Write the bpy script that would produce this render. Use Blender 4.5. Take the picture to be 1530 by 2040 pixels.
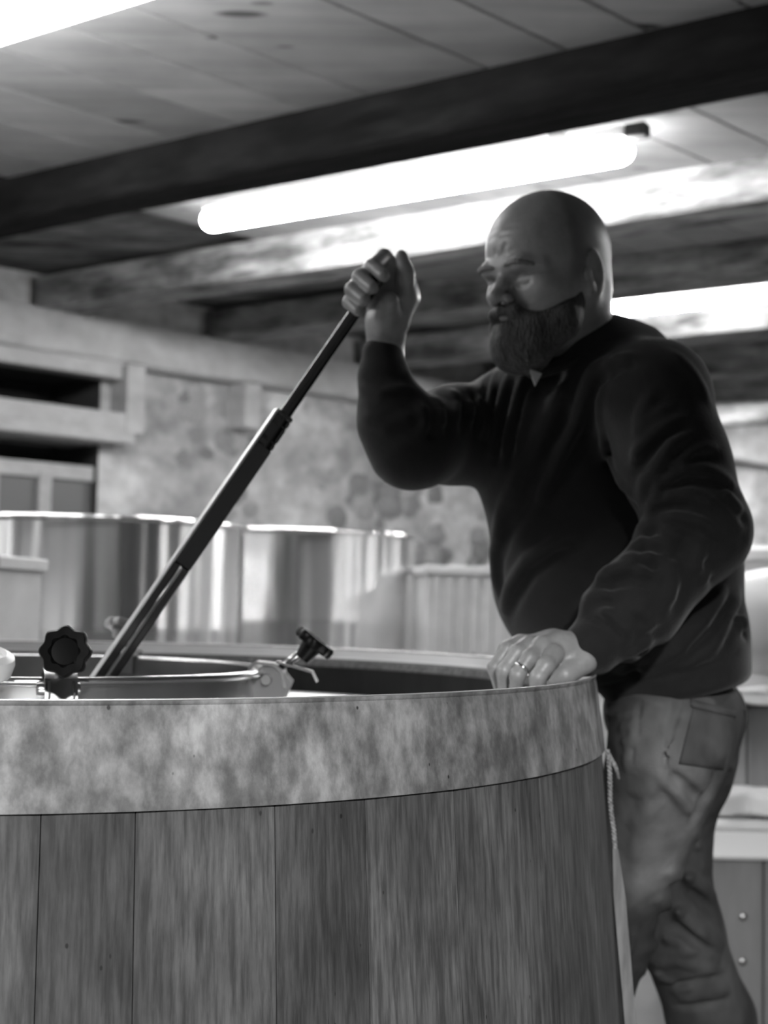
import bpy, bmesh, math, random
import numpy as np
from mathutils import Vector, Matrix
random.seed(7); np.random.seed(7)
for o in list(bpy.data.objects): bpy.data.objects.remove(o)
C = bpy.context.scene.collection
sc = bpy.context.scene
# ------------------------------------------------------------------ camera, light, exposure
FP, PITCH, ROLL, CH = 2800.0, 0.0627, 0.0196, 1.10
_c, _s = math.cos(PITCH), math.sin(PITCH)
FW = np.array([0, _c, _s]); UP0 = np.array([0, -_s, _c]); RX = np.array([1.0, 0, 0])
_cr, _sr = math.cos(ROLL), math.sin(ROLL)
CR = _cr*RX + _sr*UP0; CU = -_sr*RX + _cr*UP0
CAM = np.array([0, 0, CH])
def W(px, py, Y):
    """world point seen at pixel px,py of the photo at depth Y"""
    d = CR*((px-765)/FP) - CU*((py-1020)/FP) + FW
    return CAM + d*(Y/d[1])
def PR(p):
    q = np.asarray(p, float)-CAM; y = q@FW
    return 765+FP*(q@CR)/y, 1020-FP*(q@CU)/y
cam = bpy.data.cameras.new('camera'); co = bpy.data.objects.new('camera', cam); C.objects.link(co)
co.matrix_world = Matrix(((CR[0], CU[0], -FW[0], 0), (CR[1], CU[1], -FW[1], 0), (CR[2], CU[2], -FW[2], CH), (0, 0, 0, 1)))
cam.sensor_fit = 'HORIZONTAL'; cam.sensor_width = 27.0; cam.lens = FP/1530*27.0
cam.clip_start = 0.05; cam.clip_end = 60
cam.dof.use_dof = True; cam.dof.focus_distance = 1.36; cam.dof.aperture_fstop = 5.6
sc.camera = co
w = bpy.data.worlds.new('world'); sc.world = w; w.use_nodes = True
w.node_tree.nodes['Background'].inputs[0].default_value = (1, 1, 1, 1)
w.node_tree.nodes['Background'].inputs[1].default_value = 0.006
sc.view_settings.view_transform = 'Standard'; sc.view_settings.look = 'None'
sc.view_settings.exposure = 1.5; sc.view_settings.gamma = 1.0; sc.view_settings.use_curve_mapping = False
LAMP = 26.0
# ------------------------------------------------------------------ materials
def mat(name, col=.3, rough=.6, metal=0, noise=None, bump=None, objcol=False, spots=None, emis=0, sheen=0, wave=None, coat=0, spec=None):
    """noise: list of (scale xyz, detail, dark, light, lo, hi) multipliers; spots: (scale, size, value)"""
    m = bpy.data.materials.new(name); m.use_nodes = True; nt = m.node_tree; N = nt.nodes; L = nt.links
    b = N['Principled BSDF']
    b.inputs['Roughness'].default_value = rough; b.inputs['Metallic'].default_value = metal
    if sheen: b.inputs['Sheen Weight'].default_value = sheen; b.inputs['Sheen Roughness'].default_value = .45
    if coat: b.inputs['Coat Weight'].default_value = coat
    if spec is not None: b.inputs['Specular IOR Level'].default_value = spec
    tc = N.new('ShaderNodeTexCoord'); cur = None
    if objcol:
        oi = N.new('ShaderNodeObjectInfo'); cur = oi.outputs['Color']
    v = N.new('ShaderNodeRGB'); v.outputs[0].default_value = (col, col, col, 1)
    def mul(a, c):
        x = N.new('ShaderNodeMix'); x.data_type = 'RGBA'; x.blend_type = 'MULTIPLY'; x.inputs[0].default_value = 1
        L.new(a, x.inputs[6]); L.new(c, x.inputs[7]); return x.outputs[2]
    cur = mul(cur, v.outputs[0]) if cur else v.outputs[0]
    def coord(s, off=0):
        mp = N.new('ShaderNodeMapping'); mp.inputs['Scale'].default_value = s; mp.inputs['Location'].default_value = (off, off*1.7, off*.3)
        if objcol:
            oi2 = N.new('ShaderNodeObjectInfo'); ad = N.new('ShaderNodeVectorMath'); ad.operation = 'MULTIPLY_ADD'
            ad.inputs[1].default_value = (1, 1, 1); L.new(tc.outputs['Object'], ad.inputs[0])
            cx = N.new('ShaderNodeCombineXYZ'); mm = N.new('ShaderNodeMath'); mm.operation = 'MULTIPLY'; mm.inputs[1].default_value = 37
            L.new(oi2.outputs['Random'], mm.inputs[0]); [L.new(mm.outputs[0], cx.inputs[i]) for i in range(3)]
            L.new(cx.outputs[0], ad.inputs[2]); L.new(ad.outputs[0], mp.inputs[0])
        else: L.new(tc.outputs['Object'], mp.inputs[0])
        return mp.outputs[0]
    for i, (s, det, dk, lt, lo, hi) in enumerate(noise or []):
        n = N.new('ShaderNodeTexNoise'); n.inputs['Scale'].default_value = 1; n.inputs['Detail'].default_value = det
        n.inputs['Roughness'].default_value = .62
        L.new(coord(s, i*3.1), n.inputs['Vector'])
        r = N.new('ShaderNodeMapRange'); r.inputs[1].default_value = lo; r.inputs[2].default_value = hi
        r.inputs[3].default_value = dk; r.inputs[4].default_value = lt
        L.new(n.outputs[0], r.inputs[0]); cur = mul(cur, r.outputs[0])
    for (s, size, val, k) in (spots or []):
        vo = N.new('ShaderNodeTexVoronoi'); vo.inputs['Scale'].default_value = 1; L.new(coord(s, 5+k), vo.inputs['Vector'])
        r = N.new('ShaderNodeMapRange'); r.inputs[1].default_value = size*.6; r.inputs[2].default_value = size
        r.inputs[3].default_value = val; r.inputs[4].default_value = 1; L.new(vo.outputs['Distance'], r.inputs[0])
        # only some cells
        s2 = N.new('ShaderNodeSeparateColor'); L.new(vo.outputs['Color'], s2.inputs[0])
        th = N.new('ShaderNodeMath'); th.operation = 'LESS_THAN'; th.inputs[1].default_value = k; L.new(s2.outputs[0], th.inputs[0])
        mx = N.new('ShaderNodeMix'); mx.data_type = 'FLOAT'; mx.inputs[2].default_value = 1; L.new(th.outputs[0], mx.inputs[0]); L.new(r.outputs[0], mx.inputs[3])
        cur = mul(cur, mx.outputs[0])
    if name in ('skin', 'denim'):
        at = N.new('ShaderNodeAttribute'); at.attribute_name = 'tone'; cur = mul(cur, at.outputs['Color'])
    L.new(cur, b.inputs['Base Color'])
    if bump:
        s, det, st, dist = bump
        n = N.new('ShaderNodeTexNoise'); n.inputs['Scale'].default_value = 1; n.inputs['Detail'].default_value = det
        L.new(coord(s, 11), n.inputs['Vector']); bp = N.new('ShaderNodeBump'); bp.inputs['Strength'].default_value = st; bp.inputs['Distance'].default_value = dist
        L.new(n.outputs[0], bp.inputs['Height']); L.new(bp.outputs[0], b.inputs['Normal'])
    if name.startswith('tank'):
        b.inputs['Anisotropic'].default_value = .8; b.inputs['Anisotropic Rotation'].default_value = .25
    if emis:
        b.inputs['Emission Color'].default_value = (1, 1, 1, 1); b.inputs['Emission Strength'].default_value = emis
    return m
M = {}
M['plank'] = mat('ceiling_pine', .36, .6, objcol=True, noise=[((1.3, 14, 10), 5, .82, 1.1, .35, .65), ((3, 3, 3), 3, .85, 1.1, .3, .7)], spots=[((1.6, 5, 5), .13, .2, .8), ((3.3, 9, 9), .12, .4, .5)], bump=((2, 30, 30), 3, .25, .01))
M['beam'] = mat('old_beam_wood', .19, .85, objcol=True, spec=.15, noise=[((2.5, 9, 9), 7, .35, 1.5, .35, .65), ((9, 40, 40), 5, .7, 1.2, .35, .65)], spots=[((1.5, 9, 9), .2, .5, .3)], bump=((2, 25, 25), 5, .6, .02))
M['girder'] = mat('limewashed_girder_wood', .55, .75, noise=[((1.5, 8, 8), 5, .75, 1.1, .3, .7)], bump=((2, 18, 18), 5, .5, .02))
M['plaster'] = mat('stained_lime_plaster', .66, .95, noise=[((1.8, 1.8, 2.2), 6, .5, 1.15, .32, .66), ((7, 7, 9), 5, .72, 1.12, .35, .65)], bump=((9, 9, 9), 6, .8, .03))
M['stone'] = mat('rubble_stone', .42, .95, objcol=True, noise=[((7, 7, 7), 5, .6, 1.1, .3, .7)], bump=((16, 16, 16), 5, .6, .02))
M['concrete'] = mat('concrete_floor', .15, .7, noise=[((1.5, 1.5, 1.5), 6, .7, 1.15, .3, .7)], bump=((20, 20, 20), 4, .2, .01))
M['hoop'] = mat('galvanised_hoop_steel', .185, .66, .2, noise=[((22, 22, 15), 9, .55, 1.35, .38, .62), ((60, 60, 30), 6, .7, 1.25, .38, .62), ((4, 4, 5), 4, .75, 1.15, .38, .62)], spots=[((26, 26, 26), .07, .08, .3), ((55, 55, 40), .11, .15, .2)], bump=((60, 60, 60), 4, .12, .003))
M['stave'] = mat('weathered_stave_oak', .070, .72, objcol=True, noise=[((170, 170, 7), 6, .55, 1.3, .38, .62), ((14, 14, 7), 8, .68, 1.28, .37, .63), ((3, 3, 2.5), 3, .8, 1.2, .35, .65)], spots=[((38, 38, 24), .07, .12, .3), ((80, 80, 40), .12, .3, .15)], bump=((160, 160, 9), 4, .35, .004))
M['inwood'] = mat('wet_inner_wood', .011, .7, spec=.15, noise=[((20, 20, 6), 4, .6, 1.3, .3, .7)])
M['steel'] = mat('brushed_stainless_steel', .48, .27, 1, noise=[((30, 30, 1.5), 3, .9, 1.05, .3, .7)])
M['tank'] = mat('tank_stainless_steel', .92, .26, 1, noise=[((2, 2, 1), 3, .9, 1.05, .3, .7)], bump=((6, 6, .25), 2, .5, .05))
M['lid'] = mat('lid_stainless_steel', .8, .42, .85)
M['black'] = mat('black_plastic', .003, .38, spec=.16)
M['dsteel'] = mat('dull_steel', .16, .45, .6)
M['recess'] = mat('shaded_recess_lining', .05, .9)  # low colour stands in for the shade inside the wall recess
M['palep'] = mat('pale_plastic', .5, .35)
M['pole'] = mat('blackened_steel_pole', .16, .16, 1)
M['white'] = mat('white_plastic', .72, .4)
M['lamp'] = mat('lamp_diffuser', .9, .4, emis=LAMP)
M['lamp_soft'] = mat('lamp_diffuser_dim', .9, .4, emis=8)
M['lamph'] = mat('lamp_housing', .6, .5)
M['skin'] = mat('skin', .245, .42, noise=[((30, 30, 30), 4, .82, 1.08, .3, .7), ((220, 220, 220), 2, .93, 1.03, .3, .7)], bump=((260, 260, 260), 4, .25, .0015))
M['beard'] = mat('beard_hair', .028, .6, noise=[((120, 120, 50), 4, .3, 2.0, .35, .68)], bump=((260, 260, 90), 4, .9, .006), sheen=.12)
M['brow'] = mat('eyebrow_hair_lit', .13, .6)  # paler than the beard: highlight on the brows put into the colour
M['sweater'] = mat('dark_sweater_knit', .010, .85, bump=((420, 420, 420), 2, .5, .002), sheen=.14, noise=[((25, 25, 25), 3, .8, 1.2, .3, .7)], spec=.25)
M['jeans'] = mat('denim', .14, .85, bump=((500, 500, 500), 2, .5, .002), noise=[((7, 7, 5), 3, .6, 1.4, .35, .65), ((25, 25, 12), 3, .85, 1.12, .35, .65)], spec=.2)
M['tee'] = mat('white_cotton', .3, .9)
M['gold'] = mat('ring_metal', .85, .12, 1)
M['leather'] = mat('shoe_leather', .03, .5)
M['cord'] = mat('twisted_cord', .25, .9, noise=[((200, 200, 200), 2, .5, 1.2, .35, .65)])
M['lath'] = mat('pale_lath_wood', .17, .7, noise=[((80, 80, 10), 5, .6, 1.15, .35, .65)])
M['crate'] = mat('grey_crate_plastic', .5, .55, noise=[((6, 6, 6), 3, .85, 1.1, .3, .7)])
M['sheet'] = mat('white_plastic_sheet', .78, .45)
M['foam'] = mat('white_foam', .88, .8)
M['box'] = mat('grey_wood_box', .2, .7, objcol=True, noise=[((12, 12, 2), 5, .7, 1.2, .3, .7)])
M['glass'] = mat('dusty_pane', .16, .35)
M['dark'] = mat('dark_recess', .02, .9)
# ------------------------------------------------------------------ object helpers
def link(name, me, m, parent=None, smooth=False):
    o = bpy.data.objects.new(name, me); C.objects.link(o)
    if m is not None and not me.materials: me.materials.append(m)
    if parent is not None: o.parent = parent
    if smooth: me.polygons.foreach_set('use_smooth', [True]*len(me.polygons))
    return o
def thing(name, loc, label, cat, group=None):
    o = bpy.data.objects.new(name, None); C.objects.link(o); o.location = loc; o.empty_display_size = .1
    return tag(o, label, cat, group)
def tag(o, label=None, cat=None, group=None, kind=None):
    if label: o['label'] = label
    if cat: o['category'] = cat
    if group: o['group'] = group
    if kind: o['kind'] = kind
    return o
class MB:
    """collects verts/faces in world space"""
    def __init__(s): s.v = []; s.f = []
    def add(s, vs, fs):
        n = len(s.v); s.v += [tuple(map(float, p)) for p in vs]; s.f += [tuple(n+i for i in f) for f in fs]; return s
    def obox(s, c, ax, ay, az, bev=0):
        c, ax, ay, az = [np.array(q, float) for q in (c, ax, ay, az)]
        if bev <= 0:
            vs = [c+i*ax+j*ay+k*az for i in (-1, 1) for j in (-1, 1) for k in (-1, 1)]
            return s.add(vs, [(0, 1, 3, 2), (4, 6, 7, 5), (0, 4, 5, 1), (2, 3, 7, 6), (0, 2, 6, 4), (1, 5, 7, 3)])
        la, lb, lc = [np.linalg.norm(q) for q in (ax, ay, az)]
        ea, eb, ec = 1-bev/la, 1-bev/lb, 1-bev/lc
        # two-profile bevel: octagonal prism section (ay,az) with chamfered ends
        sec = [(-1, -ec), (-1, ec), (-eb, 1), (eb, 1), (1, ec), (1, -ec), (eb, -1), (-eb, -1)]
        vs = []
        for t, k in ((-1, .0), (-ea, 1), (ea, 1), (1, .0)):
            for (p, q) in sec:
                pp, qq = (p, q) if k else (p*(1-bev/lb), q*(1-bev/lc))
                vs.append(c+ax*t+ay*pp+az*qq)
        fs = [tuple(range(8)), tuple(reversed(range(24, 32)))]
        for r in range(3):
            for i in range(8):
                j = (i+1) % 8; fs.append((r*8+i, r*8+8+i, r*8+8+j, r*8+j))
        return s.add(vs, fs)
    def box(s, lo, hi, bev=0):
        lo, hi = np.array(lo, float), np.array(hi, float); c = (lo+hi)/2; h = (hi-lo)/2
        return s.obox(c, (h[0], 0, 0), (0, h[1], 0), (0, 0, h[2]), bev)
    def tube(s, pts, rad, n=10, cap=True, closed=False):
        pts = [np.array(p, float) for p in pts]; m = len(pts)
        rad = rad if hasattr(rad, '__len__') else [rad]*m
        vs = []; prev = None
        for i, p in enumerate(pts):
            if closed: t = pts[(i+1) % m]-pts[i-1]
            else: t = pts[min(i+1, m-1)]-pts[max(i-1, 0)]
            t = t/np.linalg.norm(t)
            if prev is None:
                a = np.array([0, 0, 1.0]) if abs(t[2]) < .9 else np.array([1.0, 0, 0])
                u = np.cross(a, t)
            else: u = prev-t*(prev@t)
            u /= np.linalg.norm(u); prev = u; v = np.cross(t, u)
            for k in range(n):
                a = 2*math.pi*k/n; vs.append(p+rad[i]*(math.cos(a)*u+math.sin(a)*v))
        fs = []
        for i in range(m if closed else m-1):
            j = (i+1) % m
            for k in range(n):
                l = (k+1) % n; fs.append((i*n+k, i*n+l, j*n+l, j*n+k))
        if cap and not closed: fs += [tuple(reversed(range(n))), tuple(range((m-1)*n, m*n))]
        return s.add(vs, fs)
    def lathe(s, c, prof, n=64, axis=(0, 0, 1), close=False, a0=0, a1=2*math.pi, lob=None):
        c = np.array(c, float); ax = np.array(axis, float); ax /= np.linalg.norm(ax)
        u = np.cross(ax, (0, 1, 0) if abs(ax[1]) < .9 else (1, 0, 0)); u /= np.linalg.norm(u); v = np.cross(ax, u)
        full = abs(a1-a0-2*math.pi) < 1e-6; cols = n if full else n+1; vs = []
        for k in range(cols):
            a = a0+(a1-a0)*k/n
            for (r, h) in prof:
                rr = r*(lob(a, r) if lob else 1)
                vs.append(c+ax*h+rr*(math.cos(a)*u+math.sin(a)*v))
        p = len(prof); fs = []
        for k in range(n):
            l = (k+1) % cols
            for i in range(p if close else p-1):
                j = (i+1) % p; fs.append((k*p+i, l*p+i, l*p+j, k*p+j))
        return s.add(vs, fs)
    def build(s, name, m, parent=None, smooth=False, auto=None):
        me = bpy.data.meshes.new(name)
        v = np.array(s.v)
        off = np.zeros(3); q_ = parent
        while q_ is not None: off = off+np.array(q_.location); q_ = q_.parent
        if parent is None:
            off = np.array([(v[:, 0].min()+v[:, 0].max())/2, (v[:, 1].min()+v[:, 1].max())/2, v[:, 2].min()])
        me.from_pydata([tuple(p) for p in (v-off)], [], s.f); me.validate()
        bm = bmesh.new(); bm.from_mesh(me); bmesh.ops.remove_doubles(bm, verts=bm.verts, dist=1e-6); bmesh.ops.recalc_face_normals(bm, faces=bm.faces)
        if auto:
            for e in bm.edges:
                if len(e.link_faces) == 2 and e.calc_face_angle(0) > auto: e.smooth = False
            smooth = True
        bm.to_mesh(me); bm.free()
        o = link(name, me, m, parent, smooth)
        if parent is None: o.location = off
        return o
# NOTE parents in this file are never rotated; grand-children use the same world offset
def sub(o, parent, child):
    """re-parent a freshly built world-offset child under a part"""
    child.parent = parent; return child
G2 = np.array([.712, .702, 0.]); G2 /= np.linalg.norm(G2)          # direction of the girder wall
GN = np.array([-G2[1], G2[0], 0.])                                  # into the wall
BD = np.array([.824, -.566, 0.]); BD /= np.linalg.norm(BD)          # direction of the beams
BN = np.array([.566, .824, 0.]); BN /= np.linalg.norm(BN)           # across the beams, away from camera
Z = np.array([0, 0, 1.])
HB, HC = 2.45, 2.605
Q0 = W(0, 596, 6.44); Q0[2] = 0                                      # girder face passes here
Q0 = np.array([-1.76, 6.44, 0.])
def isect(n):
    """point where the beam line at distance n meets the girder face line"""
    A = np.array([[BD[0], -G2[0]], [BD[1], -G2[1]]]); p = BN*n
    s, t = np.linalg.solve(A, (Q0-p)[:2]); return p+BD*s, t
# ------------------------------------------------------------------ structure
ZF = 0.0
# floor
b = MB().box((-5, -3.2, -.1), (9, 14, 0)); tag(b.build('floor', M['concrete']), kind='structure')
# ceiling slab + planks
ceil = tag(MB().box((-5, -3.2, HC+.03), (9, 14, HC+.12)).build('ceiling', M['beam']), kind='structure')
def mcoord(px, py, H=HC):
    yh = 1198+.0196*(px-765); Y = FP*(H-CH)/(yh-py); return W(px, py, Y)
seams = [((420, 48), (740, 175)), ((290, 90), (600, 195)), ((700, 0), (960, 110)), ((0, 285), (85, 312))]
ms = []
for a, c in seams:
    p = (mcoord(*a)+mcoord(*c))/2; ms.append(float(p@GN))
ms = sorted(ms); print('seams m', ms)
edges = list(ms)
while edges[0] > -6.5: edges.insert(0, edges[0]-random.uniform(.22, .3))
while edges[-1] < 4.4: edges.append(edges[-1]+random.uniform(.24, .32))
out = [edges[0]]
for e in edges[1:]:
    k = max(1, round((e-out[-1])/.30)); st = out[-1]
    for i in range(1, k+1): out.append(st+(e-st)*i/k)
for i in range(len(out)-1):
    m0, m1 = out[i]+.004, out[i+1]-.004
    mid = (m0+m1)/2
    c = GN*mid+G2*5.0+Z*(HC+.012)
    if mid > (Q0@GN)+.2: break
    b = MB().obox(c-G2*1.0, G2*7.2, GN*((m1-m0)/2), Z*.012, .003)
    o = b.build('plank', M['plank'], ceil); v = random.uniform(.88, 1.12); o.color = (v, v, v, 1)
    o.parent = ceil
    o.data.transform(Matrix.Identity(4))
for o in ceil.children: pass
# beams
def beam(n, wd, s1, label, tone, hz=HB, s0=None):
    p0, t = isect(n+wd/2)
    if s0 is None: a = p0-BD*.08
    else: a = BN*(n+wd/2)+BD*s0
    e = BN*(n+wd/2)+BD*s1
    b = MB(); c = (a+e)/2; L = np.linalg.norm(e-a)/2
    # a few segments so that the old timber is slightly uneven
    vs = []; K = 14; hh = (HC-hz)/2
    for i in range(K+1):
        q = a+(e-a)*i/K
        w1, w2 = wd/2+random.uniform(-.006, .006), wd/2+random.uniform(-.006, .006); dz = random.uniform(-.006, .006)
        for (x, z) in ((-w1, HC), (-w1, hz+dz+.012), (-w1+.012, hz+dz), (w2-.012, hz+dz), (w2, hz+dz+.012), (w2, HC)):
            vs.append(q+BN*x+Z*z)
    fs = []
    for i in range(K):
        for j in range(6):
            l = (j+1) % 6; fs.append((i*6+j, i*6+l, i*6+6+l, i*6+6+j))
    fs += [tuple(range(6)), tuple(reversed(range(K*6, K*6+6)))]
    b.add(vs, fs)
    # local frame: build with rotated texture space
    me = bpy.data.meshes.new('ceiling_beam'); R = Matrix((tuple(BD)+(0,), tuple(BN)+(0,), (0, 0, 1, 0), (0, 0, 0, 1)))
    orig = Vector(tuple(c[:2])+(hz,))
    me.from_pydata([tuple(R @ (Vector(p)-orig)) for p in b.v], [], b.f)
    bm = bmesh.new(); bm.from_mesh(me); bmesh.ops.recalc_face_normals(bm, faces=bm.faces); bm.to_mesh(me); bm.free()
    o = link('ceiling_beam', me, M['beam'])
    o.matrix_world = Matrix.Translation(orig) @ R.inverted()
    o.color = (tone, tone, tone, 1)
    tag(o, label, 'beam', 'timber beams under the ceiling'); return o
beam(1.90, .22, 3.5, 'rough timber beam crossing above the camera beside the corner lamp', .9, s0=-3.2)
beam(3.35, .19, 6.5, 'thick shaded timber beam nearest, crossing above the long tube lamp', .05)  # very low tone puts the shade on its near face into the wood
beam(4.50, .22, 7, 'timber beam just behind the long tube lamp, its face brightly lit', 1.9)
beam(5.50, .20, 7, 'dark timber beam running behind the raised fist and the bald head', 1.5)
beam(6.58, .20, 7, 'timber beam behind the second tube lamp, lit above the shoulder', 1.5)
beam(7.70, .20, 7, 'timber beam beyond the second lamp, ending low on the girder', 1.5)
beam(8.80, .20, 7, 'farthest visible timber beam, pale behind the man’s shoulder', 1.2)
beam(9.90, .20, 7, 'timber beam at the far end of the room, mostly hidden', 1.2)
# girder on wall
def gp(t, off, z): return Q0+G2*t+GN*off+Z*z
b = MB(); vs = []; K = 26
for i in range(K+1):
    t = -5+14.*i/K; a, c = [random.uniform(-.008, .008) for _ in '12']
    for (o_, z) in ((0+a, HB), (0+a, HB-.19+c), (.015, HB-.205+c), (.2, HB-.205), (.2, HB)): vs.append(gp(t, o_, z))
fs = [(i*5+j, i*5+(j+1) % 5, i*5+5+(j+1) % 5, i*5+5+j) for i in range(K) for j in range(5)]
fs += [tuple(range(5)), tuple(reversed(range(K*5, K*5+5)))]
b.add(vs, fs); tag(b.build('wall_girder', M['girder']), 'long pale timber girder on the stone wall, carrying the ceiling beams', 'girder')
# wall with an opening (t0..t1, z0..z1)
WO = .13; T0, T1, Z0_, Z1_ = -1.2, .60, 1.15, 2.18
def wallgrid(name, ta, tb, za, zb, st=.08, amp=.02, m=None):
    nt, nz = max(1, int((tb-ta)/st)), max(1, int((zb-za)/st)); vs = []; rs = np.random.RandomState(int(ta*10+za*100) % 999)
    g = rs.rand(nt//4+3, nz//4+3)
    for i in range(nt+1):
        for j in range(nz+1):
            u, v = i/4, j/4; i0, j0 = int(u), int(v); fu, fv = u-i0, v-j0; fu = fu*fu*(3-2*fu); fv = fv*fv*(3-2*fv)
            q = (g[i0, j0]*(1-fu)+g[i0+1, j0]*fu)*(1-fv)+(g[i0, j0+1]*(1-fu)+g[i0+1, j0+1]*fu)*fv
            e = 1 if 0 < i < nt and 0 < j < nz else 0
            vs.append(gp(ta+(tb-ta)*i/nt, WO-amp*q*e*1.5+rs.uniform(-.004, .004)*e, za+(zb-za)*j/nz))
    fs = [(i*(nz+1)+j, (i+1)*(nz+1)+j, (i+1)*(nz+1)+j+1, i*(nz+1)+j+1) for i in range(nt) for j in range(nz)]
    return vs, fs
b = MB()
for (ta, tb, za, zb) in ((-5, T0, 0, HC+.03), (T1, 9, 0, HC+.03), (T0, T1, 0, Z0_), (T0, T1, Z1_, HC+.03)):
    vs, fs = wallgrid('', ta, tb, za, zb); b.add(vs, fs)
b.add([gp(-5, .6, 0), gp(9, .6, 0), gp(9, .6, HC), gp(-5, .6, HC)], [(0, 1, 2, 3)])
wall = tag(b.build('wall_back', M['plaster'], smooth=False), kind='structure')
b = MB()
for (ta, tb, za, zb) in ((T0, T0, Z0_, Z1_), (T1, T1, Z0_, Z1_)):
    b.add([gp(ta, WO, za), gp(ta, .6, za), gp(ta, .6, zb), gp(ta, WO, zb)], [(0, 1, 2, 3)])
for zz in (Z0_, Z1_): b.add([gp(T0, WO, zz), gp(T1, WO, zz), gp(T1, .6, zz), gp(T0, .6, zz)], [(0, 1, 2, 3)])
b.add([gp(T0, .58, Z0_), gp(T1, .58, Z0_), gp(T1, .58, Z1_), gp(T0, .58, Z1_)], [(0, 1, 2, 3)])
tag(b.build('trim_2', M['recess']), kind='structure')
# stones breaking through the plaster (parts of the wall)
def blob(r, seed, sub_=2, sq=(1, 1, 1), amp=.18):
    rs = np.random.RandomState(seed); bm = bmesh.new(); bmesh.ops.create_icosphere(bm, subdivisions=sub_, radius=1)
    d = rs.randn(5, 3)
    for v in bm.verts:
        p = np.array(v.co); f = 1+amp*sum(math.sin(2.3*(p@q)+i) for i, q in enumerate(d))/2.5
        v.co = Vector(p*f*r*np.array(sq))
    me = bpy.data.meshes.new('stone'); bm.to_mesh(me); bm.free(); return me
stones = [blob(1, i, 2, (1, .4, .75)) for i in range(6)]
for me in stones: me.materials.append(M['stone']); me.polygons.foreach_set('use_smooth', [True]*len(me.polygons))
def wall_t(px):
    k = (px-765)/FP; return (k*Q0[1]-Q0[0])/(G2[0]-k*G2[1])
k = 0
for (x0, x1, y0, y1, cnt) in ((690, 1000, 930, 1130, 44), (420, 700, 800, 1040, 14), (270, 420, 780, 1000, 7)):
    for i in range(cnt):
        px, py = random.uniform(x0, x1), random.uniform(y0, y1); t = wall_t(px); q = gp(t, WO, 0)
        zz = W(px, py, q[1])[2]; o = bpy.data.objects.new('stone', stones[k % 6]); k += 1; C.objects.link(o)
        p = gp(t, WO-.005, zz); r = random.uniform(.06, .12) if x0 == 690 else random.uniform(.07, .11)
        o.parent = wall; o.location = Vector(p)-wall.location; o.scale = (r, r*(1 if x0 == 690 else .5), r)
        o.rotation_euler = (0, random.uniform(-.5, .5), math.atan2(G2[1], G2[0])); v = random.uniform(.65, 1.35); o.color = (v, v, v, 1)
# other room walls (outside the frame)
for nm, lo, hi in (('wall_right', (8.9, -3.2, 0), (9.1, 14, HC+.03)), ('wall_front', (-5, -3.3, 0), (9, -3.1, HC+.03)), ('wall_left', (-5.1, -3.2, 0), (-4.9, 3.2, HC+.03)), ('wall_far', (4, 13.2, 0), (9, 13.4, HC+.03))):
    tag(MB().box(lo, hi).build(nm, M['plaster']), kind='structure')
# timber work in the opening: shelf boards and a small window
def gbox(t0, t1, o0, o1, z0, z1, bev=.004):
    return MB().obox(gp((t0+t1)/2, (o0+o1)/2, (z0+z1)/2), G2*(t1-t0)/2, GN*(o1-o0)/2, Z*(z1-z0)/2, bev)
tag(gbox(-1.3, .64, .0, .12, 2.165, 2.243).build('trim_1', M['girder']), kind='structure')
tag(gbox(-1.3, .70, -.04, .42, 1.845, 1.90).add([], []).build('wall_shelf', M['girder']), 'thick grey shelf board across the wall recess at left edge', 'shelf')
tag(gbox(-1.3, .66, -.02, .04, 1.90, 1.995).build('shelf_edge_board', M['girder']), 'pale upright board standing on the recess shelf at left edge', 'board')
win = tag(bpy.data.objects.new('window_1', None), kind='structure'); C.objects.link(win); win.location = gp(-.3, .2, 1.2)
gbox(-1.2, .60, .16, .22, 1.66, 1.735).build('window_frame', M['girder'], win)
gbox(-1.2, .60, .16, .22, 1.15, 1.24).build('window_sill', M['girder'], win)
for px in (-160, 15, 122, 235):
    t = wall_t(px)+.0; gbox(t-.035, t+.035, .15, .23, 1.2, 1.69).build('mullion', M['girder'], win)
ts = [wall_t(p) for p in (-160, 15, 122, 235)]
for a, c in zip(ts[:-1], ts[1:]): gbox(a+.03, c-.03, .185, .195, 1.22, 1.68, 0).build('pane', M['glass'], win)
for i, px in enumerate((257, 492)):
    t = wall_t(px); d = .055
    z0, z1 = ((1.90, 2.24), (2.0, 2.24))[i]
    b = gbox(t-d, t+d, -.03, .12, z0, z1)
    tag(b.build('wall_bracket', M['girder']), ['pale wooden corbel under the girder at the recess corner', 'short pale wooden corbel under the girder above the tanks'][i], 'corbel')
# ------------------------------------------------------------------ lamps
def lamp(a, e, r, label, dm='lamp'):
    a, e = np.array(a, float), np.array(e, float); d = e-a; L = np.linalg.norm(d); d /= L
    root = thing('tube_lamp', (a+e)/2+Z*(HC-a[2]), label, 'lamp', 'tube lamps on the ceiling')
    pts, rad = [], []
    for i in range(7):
        q = math.pi/2*i/6; pts.append(a+d*(.05-.05*math.cos(q))); rad.append(max(.004, r*math.sin(q)))
    for i in range(7):
        q = math.pi/2*(1-i/6); pts.append(e-d*(.05-.05*math.cos(q))); rad.append(max(.004, r*math.sin(q)))
    MB().tube(pts, rad, 20).build('diffuser', M[dm], root, smooth=True)
    c = (a+e)/2+Z*(r*.95+.012); n = np.cross(Z, d)
    MB().obox(c, d*(L/2-.02), n*r*.75, Z*.02, .004).build('housing', M['lamph'], root)
    for s in (-.35, .35):
        top = HC; zc = (c[2]+.02+top)/2; hh = max(.004, (top-c[2]-.02)/2)
        MB().obox(np.array([c[0], c[1], zc])+d*L*s, d*.02, n*.02, Z*hh, .002).build('bracket', M['lamph'], root)
    return root
HL = 2.50
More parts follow.
